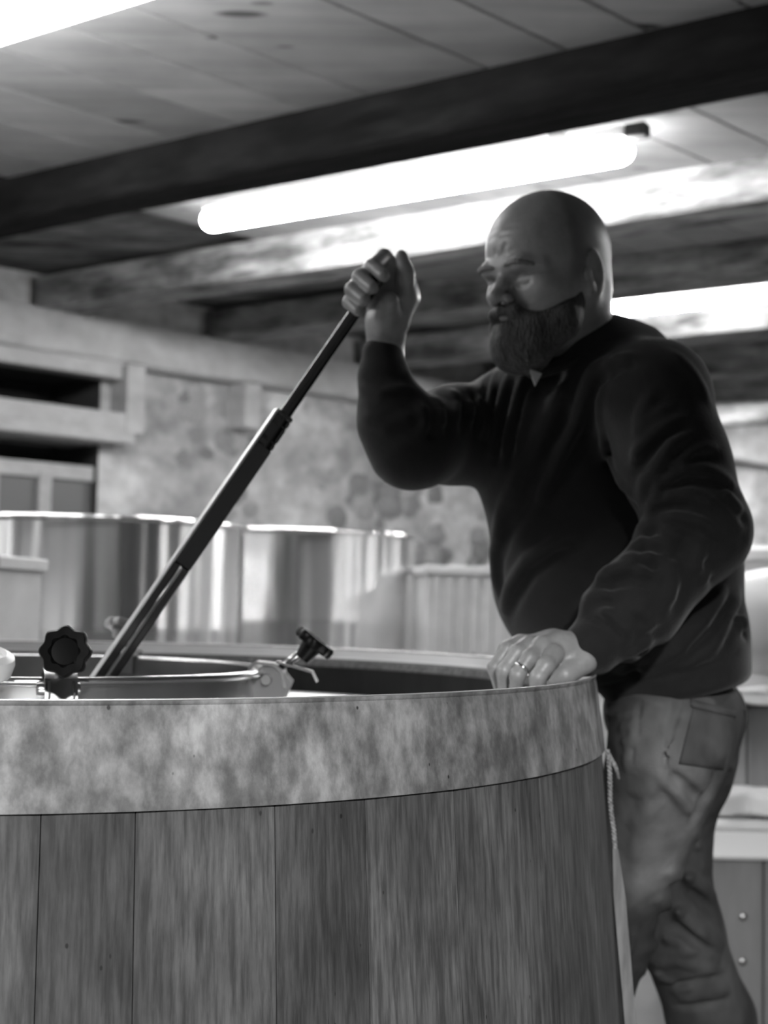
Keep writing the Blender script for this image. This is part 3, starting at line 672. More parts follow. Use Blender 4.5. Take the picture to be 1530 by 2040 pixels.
# ------------------------------------------------------------------ signed distance modelling for the man
class SDF:
    def __init__(s): s.p = []; s.folds = []
    def cone(s, a, b, ra, rb, k=.02, sub=False):
        a, b = np.array(a, float), np.array(b, float); ab = b-a; L2 = max(ab@ab, 1e-12)
        def f(P):
            q = P-a; t = np.clip(q@ab/L2, 0, 1); return np.sqrt(((q-t[:, None]*ab)**2).sum(1))-(ra+t*(rb-ra))
        s.p.append((f, (a+b)/2, np.sqrt(L2)/2+max(ra, rb), k, sub)); return s
    def chain(s, pts, k=.02):
        for a, b in zip(pts[:-1], pts[1:]): s.cone(a[0], b[0], a[1], b[1], k)
        return s
    def ell(s, c, r, R=None, k=.02, sub=False):
        c, r = np.array(c, float), np.array(r, float)
        def f(P):
            q = P-c
            if R is not None: q = q@R.T
            k0 = np.sqrt(((q/r)**2).sum(1)); k1 = np.sqrt(((q/r**2)**2).sum(1))+1e-9
            return k0*(k0-1)/k1
        s.p.append((f, c, r.max(), k, sub)); return s
    def ecyl(s, c, rx, ry, hz, tilt=0, k=.03, e=.02):
        c = np.array(c, float); ct, st = math.cos(tilt), math.sin(tilt)
        def f(P):
            q = P-c; x = q[:, 0]*ct+q[:, 2]*st; z = -q[:, 0]*st+q[:, 2]*ct; y = q[:, 1]
            k0 = np.sqrt((x/rx)**2+(y/ry)**2)+1e-9; k1 = np.sqrt((x/rx**2)**2+(y/ry**2)**2)+1e-9
            a = k0*(k0-1)/k1; b = np.abs(z)-hz; h = np.maximum(e-np.abs(a-b), 0)/e; return np.maximum(a, b)+h*h*e/4
        s.p.append((f, c, max(rx, ry, hz)*1.2, k, False)); return s
    def fold(s, pts, amp, w): s.folds.append((np.array(pts, float), amp, w)); return s
    def ev(s, P, c=None, r=1e9):
        d = np.full(len(P), .35)
        for f, cc, br, k, sb in s.p:
            if c is not None and np.linalg.norm(c-cc)-br > 2.2*r+k: continue
            e = f(P)
            if sb:
                e = -e; h = np.maximum(k-np.abs(d-e), 0)/k; d = np.maximum(d, e)+h*h*k/4
            else:
                h = np.maximum(k-np.abs(d-e), 0)/k; d = np.minimum(d, e)-h*h*k/4
        for pts, A, w_ in s.folds:
            if c is not None and np.min(np.linalg.norm(pts-c, axis=1)) > r+3*w_+.06: continue
            m = np.full(len(P), 1e9); n = len(pts); T = np.zeros(len(P))
            for i in range(n-1):
                ab = pts[i+1]-pts[i]; q = P-pts[i]; t = np.clip(q@ab/max(ab@ab, 1e-12), 0, 1)
                e = ((q-t[:, None]*ab)**2).sum(1); b_ = e < m; m[b_] = e[b_]; T[b_] = (i+t[b_])/(n-1)
            d = d-A*np.exp(-m/w_**2)*np.clip(4*np.minimum(T, 1-T)+.25, 0, 1)
        return d
    def trace(s, px, py, Y0=1.5):
        d = W(px, py, 2.0)-CAM; d /= np.linalg.norm(d); t = 1.4
        for _ in range(120):
            v = float(s.ev((CAM+d*t)[None])[0]); t += max(v*.8, .0004) if v > 0 else v*.5
            if abs(v) < .0006: return CAM+d*t
            if t > 3.2: return None
        return CAM+d*t
    def pfold(s, pix, amp, w_, base=None):
        q = [(base or s).trace(*p) for p in pix]; q = [x for x in q if x is not None]
        q = [x for i, x in enumerate(q) if i == 0 or abs(x[1]-q[i-1][1]) < .25]
        if len(q) > 1: s._pf.append((q, amp, w_))
    def mesh(s, h, lo, hi, B=12):
        lo = np.array(lo, float); n = np.ceil((np.array(hi)-lo)/(h*B)).astype(int)
        idx = np.stack(np.meshgrid(*[np.arange(k) for k in n], indexing='ij'), -1).reshape(-1, 3)
        ctr = lo+(idx+.5)*h*B; rad = h*B*.866
        keep = np.zeros(len(idx), bool)
        for i in range(0, len(idx), 20000): keep[i:i+20000] = np.abs(s.ev(ctr[i:i+20000])) < rad*1.25+.012
        idx, ctr = idx[keep], ctr[keep]
        g = np.stack(np.meshgrid(*[np.arange(B+1)]*3, indexing='ij'), -1); gf = g.reshape(-1, 3)
        D = n*B+2
        def gid(a): return (a[..., 0]*D[1]+a[..., 1])*D[2]+a[..., 2]
        CI, CV, E = [], [], []
        cor = np.array([(i, j, k) for i in (0, 1) for j in (0, 1) for k in (0, 1)])
        eds = [(a, b) for a in range(8) for b in range(a+1, 8) if np.abs(cor[a]-cor[b]).sum() == 1]
        for bi, c in zip(idx, ctr):
            P = lo+(gf+bi*B)*h; v = s.ev(P, c, rad).reshape(B+1, B+1, B+1)
            if v.min() > 0 or v.max() < 0: continue
            sg = v < 0
            cs = np.stack([v[i:i+B, j:j+B, k:k+B] for i, j, k in cor], -1); cn = (cs < 0).sum(-1); cc = np.argwhere((cn > 0) & (cn < 8))
            if not len(cc): continue
            vals = cs[cc[:, 0], cc[:, 1], cc[:, 2]]; acc = np.zeros((len(cc), 3)); cnt = np.zeros(len(cc))
            for a, b_ in eds:
                x, y = vals[:, a], vals[:, b_]; m = (x < 0) != (y < 0); t = np.where(m, x/np.where(m, x-y, 1), 0)
                acc += m[:, None]*(cor[a]+t[:, None]*(cor[b_]-cor[a])); cnt += m
            CI.append(gid(cc+bi*B)); CV.append(lo+(cc+bi*B+acc/cnt[:, None])*h)
            for ax in range(3):
                o = [slice(0, B)]*3; p = [slice(0, B)]*3; p[ax] = slice(1, B+1)
                m = np.argwhere(sg[tuple(o)] != sg[tuple(p)])
                if len(m): E.append(np.concatenate([m+bi*B, np.full((len(m), 1), ax), sg[m[:, 0], m[:, 1], m[:, 2]][:, None]], 1))
        CI, CV, E = np.concatenate(CI), np.concatenate(CV), np.concatenate(E)
        o = np.argsort(CI); CI, CV = CI[o], CV[o]
        F = []
        for ax in range(3):
            e = E[E[:, 3] == ax]; b1, b2 = [(1, 2), (2, 0), (0, 1)][ax]; u = np.eye(3, dtype=int)
            q = [e[:, :3]-u[b1]-u[b2], e[:, :3]-u[b2], e[:, :3], e[:, :3]-u[b1]]
            ids = np.stack([gid(x) for x in q], 1); pos = np.minimum(np.searchsorted(CI, ids), len(CI)-1)
            ok = (CI[pos] == ids).all(1); pos = pos[ok]; ins = e[ok, 4] == 1
            F.append(np.where(ins[:, None], pos, pos[:, ::-1]))
        return CV, np.concatenate(F)
def sdf_obj(name, s, h, lo, hi, m, parent=None, origin=None):
    v, f = s.mesh(h, lo, hi); me = bpy.data.meshes.new(name); off = np.array(origin if origin is not None else (0, 0, 0))
    me.vertices.add(len(v)); me.vertices.foreach_set('co', (v-off).ravel()); me.loops.add(f.size); me.loops.foreach_set('vertex_index', f.ravel())
    me.polygons.add(len(f)); me.polygons.foreach_set('loop_start', np.arange(0, f.size, 4)); me.polygons.foreach_set('loop_total', np.full(len(f), 4))
    me.update(); me.validate(); o = link(name, me, m, parent, True); print(name, len(v), 'verts'); return o
def tone(o, fn, org):
    me = o.data; n = len(me.vertices); v = np.empty(n*3); me.vertices.foreach_get('co', v); v = v.reshape(-1, 3)+np.array(org)
    t = np.clip(fn(v), 0, 2); c = np.ones((n, 4)); c[:, :3] = t[:, None]
    a = me.color_attributes.new('tone', 'FLOAT_COLOR', 'POINT'); a.data.foreach_set('color', c.ravel())
def segd(P, a, b):
    ab = b-a; t = np.clip((P-a)@ab/(ab@ab), 0, 1); return np.sqrt(((P-a-t[:, None]*ab)**2).sum(1))
def cone_px(S, a, b, k=.02):
    S.cone(W(*a[:3]), W(*b[:3]), a[3]*a[2]/FP, b[3]*b[2]/FP, k)
def chain_px(S, pts, k=.02):
    for a, b in zip(pts[:-1], pts[1:]): cone_px(S, a, b, k)
def ell_px(S, px, py, Y, rx, ry, rz, k=.03):
    S.ell(W(px, py, Y), (rx*Y/FP, ry, rz*Y/FP), None, k)
# --- head frame
HCN = W(1093, 507, 2.05); yaw = math.radians(52); pit = math.radians(7)
F0 = np.array([-math.sin(yaw), -math.cos(yaw), 0]); LV = np.array([-F0[1], F0[0], 0])
FV = F0*math.cos(pit)-Z*math.sin(pit); UV = Z*math.cos(pit)+F0*math.sin(pit)
HM = np.stack([LV, FV, UV])
def H(l, f, u): return HCN+l*LV+f*FV+u*UV
def head(S):
    S.ell(H(0, -.006, .006), (.077, .099, .088), HM, .01)
    S.ell(H(0, .034, -.002), (.064, .060, .064), HM, .03)
    S.ell(H(0, .030, -.062), (.060, .056, .074), HM, .03)
    S.ell(H(0, -.03, -.05), (.066, .06, .05), HM, .03)
    S.ell(H(0, .045, -.112), (.042, .044, .032), HM, .03)
    for s in (-1, 1):
        S.ell(H(s*.043, .058, -.058), (.022, .024, .018), HM, .02)       # cheekbone
        S.cone(H(s*.058, -.005, -.075), H(s*.02, .07, -.122), .018, .018, .03)  # jaw
        S.ell(H(s*.031, .105, -.040), (.020, .0225, .0110), HM, .010, True)  # socket
        S.ell(H(s*.031, .0745, -.0395), (.0150, .0135, .0105), HM, .005)      # lidded eye
        S.cone(H(s*.010, .0925, -.022), H(s*.034, .0925, -.0215), .0090, .0095, .012)
        S.cone(H(s*.034, .0925, -.0215), H(s*.054, .071, -.025), .0095, .0075, .010)
    S.cone(H(0, .089, -.022), H(0, .101, -.050), .0075, .0085, .010)
    S.cone(H(0, .101, -.050), H(0, .1155, -.066), .0085, .0105, .008)
    for s in (-1, 1):
        S.ell(H(s*.0135, .1015, -.070), (.0068, .0105, .0072), HM, .007)
        S.ell(H(s*.007, .106, -.0795), (.0035, .005, .004), HM, .004, True)
        # ear
        S.ell(H(s*.0785, -.012, -.040), (.0075, .0185, .031), HM, .008)
        S.ell(H(s*.087, -.008, -.038), (.0055, .0105, .019), HM, .006, True)
        S.cone(H(s*.079, .003, -.058), H(s*.079, .001, -.066), .006, .006, .006)
        S.cone(H(s*.0775, .006, -.040), H(s*.0775, .006, -.046), .005, .005, .005)
    S.cone(H(-.02, .089, -.0955), H(0, .0985, -.0935), .0045, .006, .008); S.cone(H(.02, .089, -.0955), H(0, .0985, -.0935), .0045, .006, .008)
    S.cone(H(-.016, .089, -.1035), H(.016, .089, -.1035), .006, .006, .008)
    S.ell(H(0, .080, -.128), (.020, .016, .014), HM, .02)
    # frown lines and eye folds
    S.fold([H(.006, .100, -.008), H(.009, .099, .002), H(.014, .097, .010)], -.0022, .0034)
    S.fold([H(-.007, .100, -.006), H(-.009, .098, .006)], -.0016, .003)
    S.fold([H(-.04, .09, .044), H(0, .098, .047), H(.04, .09, .044)], -.0008, .004)
    for z_ in (.020, .032): S.fold([H(-.035, .088, z_), H(0, .099, z_+.003), H(.035, .088, z_)], -.0010, .0035)
    for s in (-1, 1):
        S.fold([H(s*.018, .086, -.039), H(s*.031, .088, -.0415), H(s*.045, .080, -.040)], -.0030, .0024)
        S.fold([H(s*.018, .085, -.050), H(s*.030, .086, -.055), H(s*.043, .080, -.051)], -.0026, .003)
        S.fold([H(s*.046, .074, -.030), H(s*.056, .062, -.028)], -.0018, .0025)
        S.fold([H(s*.046, .074, -.038), H(s*.058, .060, -.040)], -.0018, .0025)
        S.fold([H(s*.016, .100, -.066), H(s*.026, .090, -.078), H(s*.032, .082, -.092)], -.0040, .004)
body = SDF(); head(body)
cone_px(body, (1130, 615, 2.08, 76), (1165, 720, 2.14, 86), .035)
# torso under the clothes
ell_px(body, 1150, 880, 2.16, 150, .11, 190); ell_px(body, 1240, 1150, 2.18, 190, .13, 200); ell_px(body, 1340, 1400, 2.2, 120, .13, 130)
cone_px(body, (1000, 820, 2.24, 58), (1290, 785, 2.03, 75), .05)
# right arm (raised)
chain_px(body, [(1000, 830, 2.24, 60), (820, 890, 2.06, 55), (772, 760, 2.06, 40), (768, 690, 2.06, 31), (770, 645, 2.05, 36)], .02)
# right fist
def fing(S, pts, k=.005):
    for a, b in zip(pts[:-1], pts[1:]): cone_px(S, a, b, k)
fing(body, [(770, 650, 2.05, 34), (798, 590, 2.045, 34), (800, 560, 2.04, 26)], .018)
cone_px(body, (768, 640, 2.04, 30), (765, 590, 2.04, 30), .02)
fing(body, [(806, 555, 2.035, 17), (765, 512, 2.03, 16), (742, 530, 1.99, 14.5), (764, 549, 1.968, 13)])
fing(body, [(800, 575, 2.035, 18), (741, 533, 2.03, 16), (717, 552, 1.985, 15), (741, 573, 1.965, 13.5)])
fing(body, [(796, 598, 2.035, 18), (719, 556, 2.03, 16), (702, 577, 1.985, 15), (725, 597, 1.967, 13.5)])
fing(body, [(788, 620, 2.035, 17), (706, 584, 2.03, 14.5), (696, 602, 1.99, 13.5), (714, 619, 1.972, 12)])
fing(body, [(792, 640, 2.03, 24), (811, 590, 2.02, 17), (808, 545, 2.005, 15), (800, 510, 2.0, 12.5)], .012)
cone_px(body, (775, 600, 1.99, 20), (770, 640, 2.02, 26), .018)
# left arm and hand on the rim
chain_px(body, [(1290, 785, 2.03, 75), (1345, 920, 1.97, 66), (1395, 1070, 1.95, 60), (1255, 1215, 1.91, 52), (1160, 1296, 1.875, 36)], .02)
HY = .02
fing(body, [(1160, 1298, 1.875, 35), (1120, 1295, 1.86, 33), (1085, 1293, 1.845, 28)], .015)
fing(body, [(1150, 1305, 1.885, 32), (1100, 1283, 1.885, 25), (1050, 1282, 1.885, 18)], .015)
fing(body, [(1165, 1318, 1.85, 25), (1125, 1345, 1.835, 19), (1098, 1354, 1.835, 14)], .012)
fing(body, [(1105, 1303, 1.825, 20), (1087, 1327, 1.80, 17), (1071, 1350, 1.795, 15.5), (1067, 1385, 1.80, 13.5)], .006)
fing(body, [(1078, 1290, 1.845, 19), (1054, 1312, 1.822, 16.5), (1031, 1345, 1.815, 15), (1026, 1380, 1.825, 13)], .006)
fing(body, [(1055, 1283, 1.868, 18), (1030, 1300, 1.848, 16), (1004, 1337, 1.84, 14.5), (1004, 1375, 1.85, 12.5)], .006)
fing(body, [(1036, 1280, 1.892, 17), (1010, 1293, 1.876, 15), (985, 1330, 1.868, 13), (994, 1368, 1.872, 11.5)], .006)
fing(body, [(1110, 1300, 1.91, 22), (1085, 1318, 1.93, 16), (1050, 1335, 1.935, 14)], .01)
# legs (under the jeans)
def wl(x, y, z): return np.array([x, y, z])
chain_px(body, [(1328, 1500, 2.13, 88), (1215, 1880, 2.33, 48)], .03)
LKNEE = W(1215, 1880, 2.33); LANK = wl(.30, 2.47, .11)
body.cone(LKNEE, LANK, .045, .036, .02)
chain_px(body, [(1375, 1470, 2.34, 70), (1338, 1700, 2.44, 52), (1358, 1870, 2.48, 56), (1417, 2040, 2.54, 50)], .03)
RA = W(1470, 2240, 2.62); RA[2] = .11
body.cone(W(1417, 2040, 2.54), RA, .045, .036, .02)
def foot(S, A, d, r=.036):
    d = np.array(d, float); d /= np.linalg.norm(d); h = A*np.array([1, 1, 0])
    S.cone(h+Z*.048-d*.04, h+Z*.045+d*.07, r, r*1.05, .02); S.cone(h+Z*.045+d*.07, h+Z*.035+d*.165, r*1.05, .028, .02); S.cone(h+Z*.05, A, r, r, .03)
LD, RD = (-.35, .6, 0), (-.55, .5, 0)
foot(body, LANK, LD); foot(body, RA, RD)
ctr0 = W(1300, 1400, 2.2); ORG = np.array([ctr0[0], ctr0[1], 0])
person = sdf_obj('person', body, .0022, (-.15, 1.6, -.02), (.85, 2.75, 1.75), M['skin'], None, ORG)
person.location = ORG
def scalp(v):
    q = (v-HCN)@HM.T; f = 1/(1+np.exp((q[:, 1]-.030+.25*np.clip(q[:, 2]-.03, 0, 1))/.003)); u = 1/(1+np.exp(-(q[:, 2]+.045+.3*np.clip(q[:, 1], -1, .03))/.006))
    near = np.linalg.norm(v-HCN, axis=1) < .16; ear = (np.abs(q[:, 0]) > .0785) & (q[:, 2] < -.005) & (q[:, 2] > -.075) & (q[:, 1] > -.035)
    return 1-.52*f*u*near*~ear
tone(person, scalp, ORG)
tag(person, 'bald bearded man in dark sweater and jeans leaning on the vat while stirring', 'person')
def child(name, S, h, lo, hi, m): return sdf_obj(name, S, h, lo, hi, m, person, ORG)
# --- sweater
sw = SDF(); sw._pf = []
ell_px(sw, 1128, 900, 2.17, 186, .14, 235, .05)
ell_px(sw, 1228, 1140, 2.18, 250, .165, 235, .05)
ell_px(sw, 1333, 1275, 2.2, 143, .165, 112, .05)
sw.ecyl(W(1338, 1318, 2.2), 142*2.2/FP, .168, .046, math.radians(13), .03)
ell_px(sw, 1205, 760, 2.15, 150, .12, 118, .05)
cone_px(sw, (1010, 815, 2.25, 72), (1200, 770, 2.12, 100), .05)
cone_px(sw, (1200, 772, 2.12, 100), (1300, 790, 2.0, 106), .05)
cone_px(sw, (1165, 690, 2.12, 72), (1235, 740, 2.13, 100), .03)
chain_px(sw, [(1303, 792, 1.99, 108), (1342, 920, 1.96, 102), (1394, 1050, 1.94, 98)], .035)
chain_px(sw, [(1390, 1065, 1.94, 94), (1262, 1210, 1.90, 84), (1180, 1288, 1.875, 56)], .03)
cone_px(sw, (1178, 1290, 1.875, 54), (1158, 1300, 1.872, 46), .01)
chain_px(sw, [(1010, 850, 2.25, 100), (905, 866, 2.15, 93), (822, 882, 2.05, 86), (786, 835, 2.05, 66), (765, 755, 2.055, 52)], .03)
cone_px(sw, (764, 748, 2.055, 47), (762, 708, 2.055, 42), .012)
# opening at neck: cut by the head/neck clearance
sw.cone(H(0, .03, -.10), H(0, .045, -.165), .052, .045, .015, True)
base = SDF(); base.p = list(sw.p)
F = lambda pix, a, w_: sw.pfold(pix, a, w_, base)
for pix, a, w_ in [
    ([(1298, 786), (1280, 820), (1270, 850)], .006, .009), ([(1330, 813), (1285, 844), (1268, 872)], .006, .009),
    ([(1353, 837), (1309, 861), (1275, 896), (1264, 920)], .009, .010), ([(1371, 868), (1340, 885), (1319, 920), (1288, 961), (1278, 1009)], .011, .010),
    ([(1422, 892), (1377, 899), (1343, 923), (1329, 933)], .007, .008), ([(1456, 964), (1405, 940), (1364, 937), (1316, 961), (1297, 1000)], .012, .010),
    ([(1470, 1057), (1412, 1005), (1371, 988), (1336, 988), (1302, 1005), (1286, 1020)], .012, .011), ([(1440, 1075), (1395, 1043), (1343, 1029), (1292, 1026)], .008, .010),
    ([(1480, 1029), (1456, 995), (1440, 975)], .007, .009), ([(1268, 1062), (1299, 1043), (1329, 1057), (1360, 1077)], .010, .011),
    ([(1250, 1100), (1281, 1078), (1320, 1080), (1350, 1100)], .008, .010), ([(1235, 1122), (1261, 1112), (1309, 1110)], .010, .010),
    ([(1190, 1165), (1213, 1143), (1257, 1132), (1300, 1150)], .014, .012), ([(1158, 1206), (1178, 1194), (1223, 1180)], .010, .010),
    ([(1161, 1208), (1206, 1222), (1247, 1256), (1261, 1290)], .011, .010), ([(1395, 1088), (1391, 1129), (1408, 1163)], .008, .010),
    ([(1300, 1270), (1260, 1300), (1245, 1335)], .008, .010), ([(1260, 1200), (1290, 1230), (1300, 1260)], .008, .012), ([(1330, 1110), (1345, 1160), (1330, 1210)], .007, .012),
    ([(995, 1060), (1034, 975), (1069, 906), (1103, 837), (1120, 790)], .012, .017), ([(1080, 990), (1120, 906), (1151, 848), (1165, 796), (1185, 741), (1206, 721)], .014, .012),
    ([(1148, 1074), (1103, 1088), (1051, 1122), (1017, 1174), (1003, 1215)], .013, .011), ([(1199, 854), (1209, 906), (1240, 968), (1275, 1009)], .007, .007),
    ([(966, 730), (957, 790), (955, 860)], .008, .007), ([(985, 745), (972, 810), (968, 870)], .007, .006), ([(1012, 748), (992, 820), (980, 900)], .009, .007), ([(1040, 758), (1020, 830), (1005, 900)], .008, .007), ([(1062, 775), (1045, 840), (1030, 890)], .006, .007),
    ([(1130, 760), (1108, 800), (1090, 850)], .006, .009), ([(1423, 1277), (1450, 1230), (1472, 1188)], .009, .009), ([(1327, 1309), (1404, 1239), (1442, 1182)], .009, .010), ([(1360, 1330), (1420, 1290), (1470, 1240)], .006, .009),
    ([(1225, 1335), (1300, 1322), (1370, 1295)], .006, .008), ([(1010, 1000), (985, 1100), (990, 1180)], .007, .012),
    ([(838, 806), (850, 835), (846, 860)], .007, .008), ([(868, 792), (882, 822), (880, 850)], .007, .008), ([(900, 778), (912, 805), (908, 840)], .008, .008), ([(930, 760), (940, 800), (936, 840)], .008, .008),
    ([(715, 770), (760, 785), (818, 775)], .005, .008), ([(720, 830), (770, 850), (830, 830)], .004, .010), ([(1480, 1236), (1474, 1244)], .018, .010),
    ([(1330, 700), (1380, 745), (1412, 800)], .004, .010), ([(1200, 735), (1230, 715), (1260, 712)], .007, .008), ([(1204, 760), (1192, 800), (1196, 850)], .005, .007)]:
    F(pix, a*1.8, w_)
    if a > .006:   # matching hollow beside each deep fold
        F([(x+random.choice((0, 0))+9, y+16) for x, y in pix], -a*1.15, w_)
for q, a, w_ in sw._pf: sw.fold(q, a, w_)
# cuff and hem grooves
sw.fold([W(715, 752, 1.99), W(765, 760, 1.98), W(818, 748, 2.0)], -.004, .005)
hem = [base.trace(x, y) for x, y in ((1200, 1368), (1260, 1358), (1330, 1345), (1400, 1325), (1470, 1300))]
sw.fold([q for q in hem if q is not None], -.004, .005)
sweater = child('sweater', sw, .0036, (-.15, 1.6, .85), (.85, 2.6, 1.5), M['sweater'])
# collar band and the tee shirt showing at the throat
cpts = []
NB = (W(1165, 690, 2.12)+W(1130, 640, 2.10))/2
cc_ = W(1150, 682, 2.105)
for k in range(28):
    a = 2*math.pi*k/28; u = LV*.068*math.cos(a)+F0*.078*math.sin(a); cpts.append(cc_+u+Z*(-.045*math.sin(a)-.01))
MB().tube(cpts, .0085, 8, closed=True).build('collar', M['sweater'], person, smooth=True)
tv = [W(1055, 735, 1.993), W(1080, 744, 1.995), W(1067, 768, 1.997)]; n_ = np.array([0, .012, 0])
MB().add([*tv, *[t_+n_ for t_ in tv]], [(0, 1, 2), (5, 4, 3), (0, 3, 4, 1), (1, 4, 5, 2), (2, 5, 3, 0)]).build('tee_shirt_collar', M['tee'], person)
# --- jeans
je = SDF(); je._pf = []
ell_px(je, 1338, 1420, 2.2, 133, .150, 112, .03)
cone_px(je, (1335, 1480, 2.11, 122), (1222, 1868, 2.325, 66), .03)
je.cone(LKNEE, LANK+Z*.02, .062, .052, .03)
cone_px(je, (1400, 1425, 2.28, 86), (1370, 1540, 2.36, 82), .03)
chain_px(je, [(1374, 1500, 2.36, 84), (1336, 1690, 2.44, 72), (1350, 1850, 2.48, 82), (1417, 2030, 2.54, 80)], .03)
je.cone(W(1417, 2030, 2.54), RA+Z*.02, 80*2.54/FP, .055, .03)
base = SDF(); base.p = list(je.p)
for pix, a, w_ in [([(1335, 1738), (1375, 1752), (1410, 1775), (1425, 1800)], .014, .011), ([(1340, 1765), (1380, 1780), (1412, 1806)], -.012, .010), ([(1315, 1793), (1355, 1822), (1395, 1855), (1436, 1885)], .016, .011), ([(1318, 1822), (1350, 1848), (1390, 1880), (1420, 1900)], -.014, .011),
    ([(1340, 1900), (1390, 1890), (1430, 1905)], .007, .010), ([(1330, 1960), (1390, 1955), (1445, 1945)], -.007, .008), ([(1350, 1985), (1400, 1982), (1450, 1970)], .006, .008), ([(1345, 2005), (1400, 2002), (1455, 1990)], -.006, .007),
    ([(1270, 1930), (1310, 1945), (1350, 1960)], .006, .009), ([(1372, 1384), (1420, 1398), (1486, 1416)], .006, .005), ([(1358, 1395), (1340, 1460), (1322, 1535)], -.004, .004), ([(1348, 1430), (1335, 1480), (1325, 1520)], .003, .005),
    ([(1205, 1424), (1235, 1426), (1262, 1424)], .007, .006), ([(1205, 1448), (1235, 1450), (1262, 1446)], .007, .007), ([(1205, 1478), (1240, 1480), (1262, 1474)], .006, .007),
    ([(1268, 1420), (1262, 1470), (1245, 1530)], .006, .007), ([(1318, 1548), (1350, 1580), (1378, 1618)], .010, .009), ([(1330, 1540), (1365, 1568), (1395, 1600)], -.010, .009), ([(1440, 1500), (1455, 1530), (1450, 1570)], .006, .009), ([(1400, 1480), (1425, 1530), (1430, 1580)], -.006, .010), ([(1380, 1640), (1400, 1600), (1430, 1560)], -.008, .010),
    ([(1262, 1850), (1258, 1880), (1254, 1900)], .005, .006), ([(1290, 1640), (1270, 1740), (1250, 1830)], .004, .014)]:
    je.pfold(pix, a, w_, base)
for pix, a, w_ in [([(1352, 1396), (1336, 1460), (1318, 1538)], -.0045, .0045), ([(1300, 1550), (1285, 1620), (1262, 1720)], .007, .014), ([(1330, 1545), (1300, 1570), (1262, 1580)], .006, .008), ([(1322, 1590), (1290, 1620), (1255, 1640)], .005, .008),
    ([(1405, 1600), (1425, 1570), (1440, 1530)], -.012, .011), ([(1385, 1660), (1395, 1690), (1400, 1740)], .005, .009), ([(1275, 1400), (1268, 1460), (1255, 1520)], -.005, .005), ([(1300, 1400), (1345, 1398)], .004, .006),
    ([(1290, 1890), (1330, 1870), (1370, 1880)], .008, .010), ([(1300, 1920), (1350, 1915), (1420, 1930)], .007, .009), ([(1380, 1830), (1410, 1850), (1438, 1880)], .010, .008), ([(1310, 1985), (1340, 1975), (1380, 1965)], .006, .008)]:
    je.pfold(pix, a, w_, base)
for q, a, w_ in je._pf: je.fold(q, a*1.5, w_*.95)
jo = child('jeans', je, .0036, (.05, 1.8, .06), (.85, 2.8, 1.12), M['jeans'])
def denim(v):  # paler zones put the light on the legs into the denim tone
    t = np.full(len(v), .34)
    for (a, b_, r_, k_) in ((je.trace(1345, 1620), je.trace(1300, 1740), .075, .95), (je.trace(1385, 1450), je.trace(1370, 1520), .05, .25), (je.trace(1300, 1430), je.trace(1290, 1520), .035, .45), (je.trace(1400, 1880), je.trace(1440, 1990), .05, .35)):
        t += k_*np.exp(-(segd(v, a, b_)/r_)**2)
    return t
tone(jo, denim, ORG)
def patch(name, S, cs, nx, ny, off, m):
    cs = np.array(cs, float); vs = []
    for lay in (0, 1):
        for i in range(nx+1):
            for j in range(ny+1):
                u, v = i/nx, j/ny; p = (cs[0]*(1-u)+cs[1]*u)*(1-v)+(cs[3]*(1-u)+cs[2]*u)*v
                q = S.trace(*p); d = (CAM-q)/np.linalg.norm(CAM-q); edge = i in (0, nx) or j in (0, ny)
                vs.append(q+d*((off*(.5 if edge else 1)) if lay else -.006))
    n = (nx+1)*(ny+1); I = lambda i, j, l: l*n+i*(ny+1)+j; fs = []
    for l in (0, 1): fs += [(I(i, j, l), I(i+1, j, l), I(i+1, j+1, l), I(i, j+1, l)) for i in range(nx) for j in range(ny)]
    for i in range(nx):
        for j in (0, ny): fs.append((I(i, j, 0), I(i+1, j, 0), I(i+1, j, 1), I(i, j, 1)))
    for j in range(ny):
        for i in (0, nx): fs.append((I(i, j, 0), I(i, j+1, 0), I(i, j+1, 1), I(i, j, 1)))
    o = MB().add(vs, fs).build(name, m, person, smooth=True); tone(o, lambda v: np.full(len(v), .42), (0, 0, 0)); return o
patch('back_pocket', je, [(1380, 1410), (1462, 1428), (1442, 1535), (1352, 1522)], 14, 14, .0035, M['jeans'])
patch('pocket_hem', je, [(1376, 1392), (1468, 1416), (1466, 1430), (1376, 1408)], 14, 3, .006, M['jeans'])
# --- shoes
for A, D_ in ((LANK, LD), (RA, RD)):
    sh = SDF(); d = np.array(D_, float); d /= np.linalg.norm(d); h = A*np.array([1, 1, 0])
    sh.cone(h+Z*.052-d*.045, h+Z*.05+d*.08, .044, .046, .02); sh.cone(h+Z*.05+d*.08, h+Z*.042+d*.175, .046, .036, .02); sh.cone(h+Z*.05, h+Z*.12, .044, .05, .03)
    sdf_obj('shoe', sh, .006, h-[.28, .28, .0], h+[.28, .28, .2], M['leather'], person, ORG)
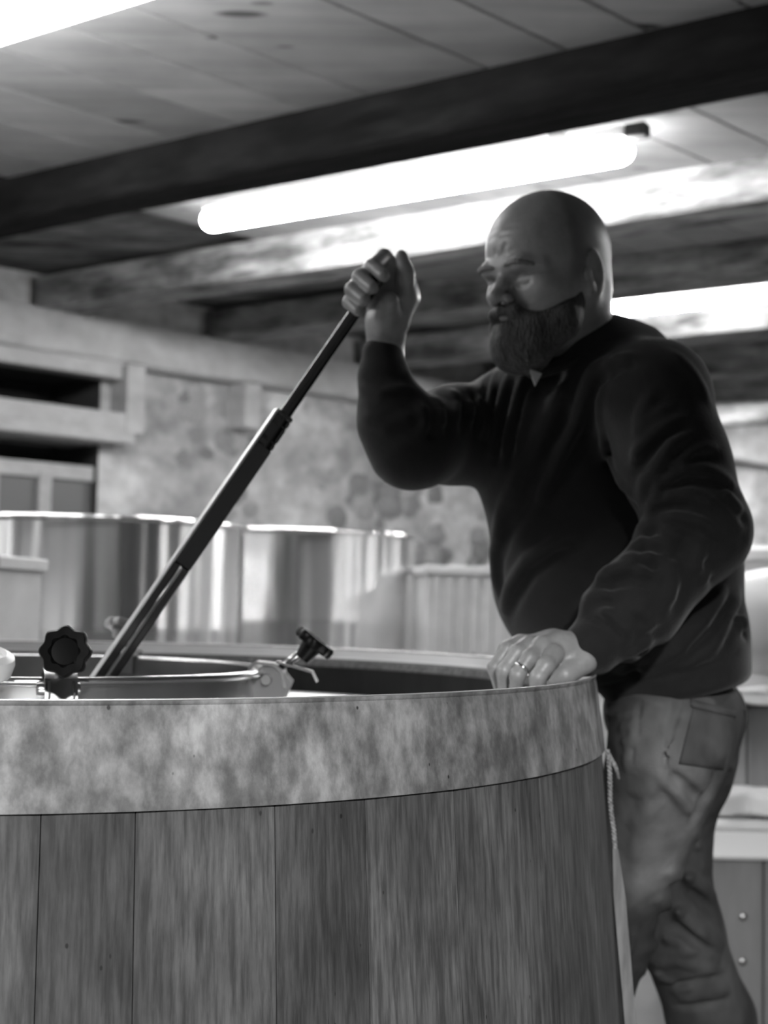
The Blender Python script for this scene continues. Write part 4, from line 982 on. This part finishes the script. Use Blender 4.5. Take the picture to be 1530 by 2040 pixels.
# --- beard, eyebrows
bd = SDF()
bd.ell(H(0, .066, -.124), (.046, .046, .040), HM, .02)
bd.ell(H(0, .070, -.150), (.034, .034, .026), HM, .03)
for s in (-1, 1):
    bd.cone(H(s*.057, .008, -.072), H(s*.05, .034, -.108), .016, .022, .02)
    bd.cone(H(s*.063, .006, -.050), H(s*.057, .008, -.076), .0085, .016, .01)
    bd.cone(H(s*.05, .034, -.108), H(s*.02, .07, -.140), .024, .024, .02)
    bd.cone(H(s*.052, .030, -.098), H(s*.034, .068, -.108), .016, .0165, .02)
    bd.cone(H(s*.002, .1035, -.0855), H(s*.020, .097, -.089), .0085, .0085, .006)
    bd.cone(H(s*.020, .097, -.089), H(s*.034, .080, -.108), .0090, .012, .01)
bd.cone(H(0, .098, -.112), H(0, .094, -.128), .007, .016, .012)
bd.ell(H(0, .111, -.0985), (.013, .010, .0032), HM, .005, True)
rs = np.random.RandomState(2)
for i in range(70):
    l = rs.uniform(-.05, .05); u = rs.uniform(-.17, -.10); f = .075+.03*(1-(l/.05)**2)+rs.uniform(-.01, .005)
    bd.fold([H(l, f, u), H(l*1.04, f-.002, u-.012), H(l*1.0, f-.008, u-.024)], rs.uniform(-.0022, .0028), .0028)
child('beard', bd, .0020, HCN-[.16, .16, .22], HCN+[.16, .16, .02], M['beard'])
eb = SDF()
def hsurf(l, u):
    f = .14
    for _ in range(60): f -= float(body.ev(H(l, f, u)[None])[0])*.7
    return f
for s in (-1, 1):
    pr_ = []
    for k in range(10):
        a = k/9; l = .011+.041*a; u = -.0225+.0035*math.sin(a*2.8)-.005*a*a; pr_.append((H(s*l, hsurf(s*l, u)+.0001, u), .0022+.0013*math.sin(a*2.6)))
    eb.chain(pr_, .003)
    for k in range(16):
        a = k/15; l = .011+.041*a; u = -.0225+.0035*math.sin(a*2.8)-.005*a*a; f = hsurf(s*l, u)
        eb.fold([H(s*l, f+.002, u-.006), H(s*(l+.002), f+.003, u+.006)], .0009*(1 if k % 2 else -1), .0013)
child('eyebrows', eb, .0012, HCN-[.14, .14, .06], HCN+[.14, .14, .03], M['brow'])
# ring on the ring finger
a, b_ = W(1054, 1312, 1.822), W(1031, 1345, 1.815); d = b_-a; c_ = a+d*.62; rr = 16.6*1.82/FP
MB().lathe(c_, [(rr-.0005, -.0022), (rr+.0012, -.0018), (rr+.0016, 0), (rr+.0012, .0018), (rr-.0005, .0022)], 40, axis=d, close=True).build('wedding_ring', M['gold'], person, smooth=True)
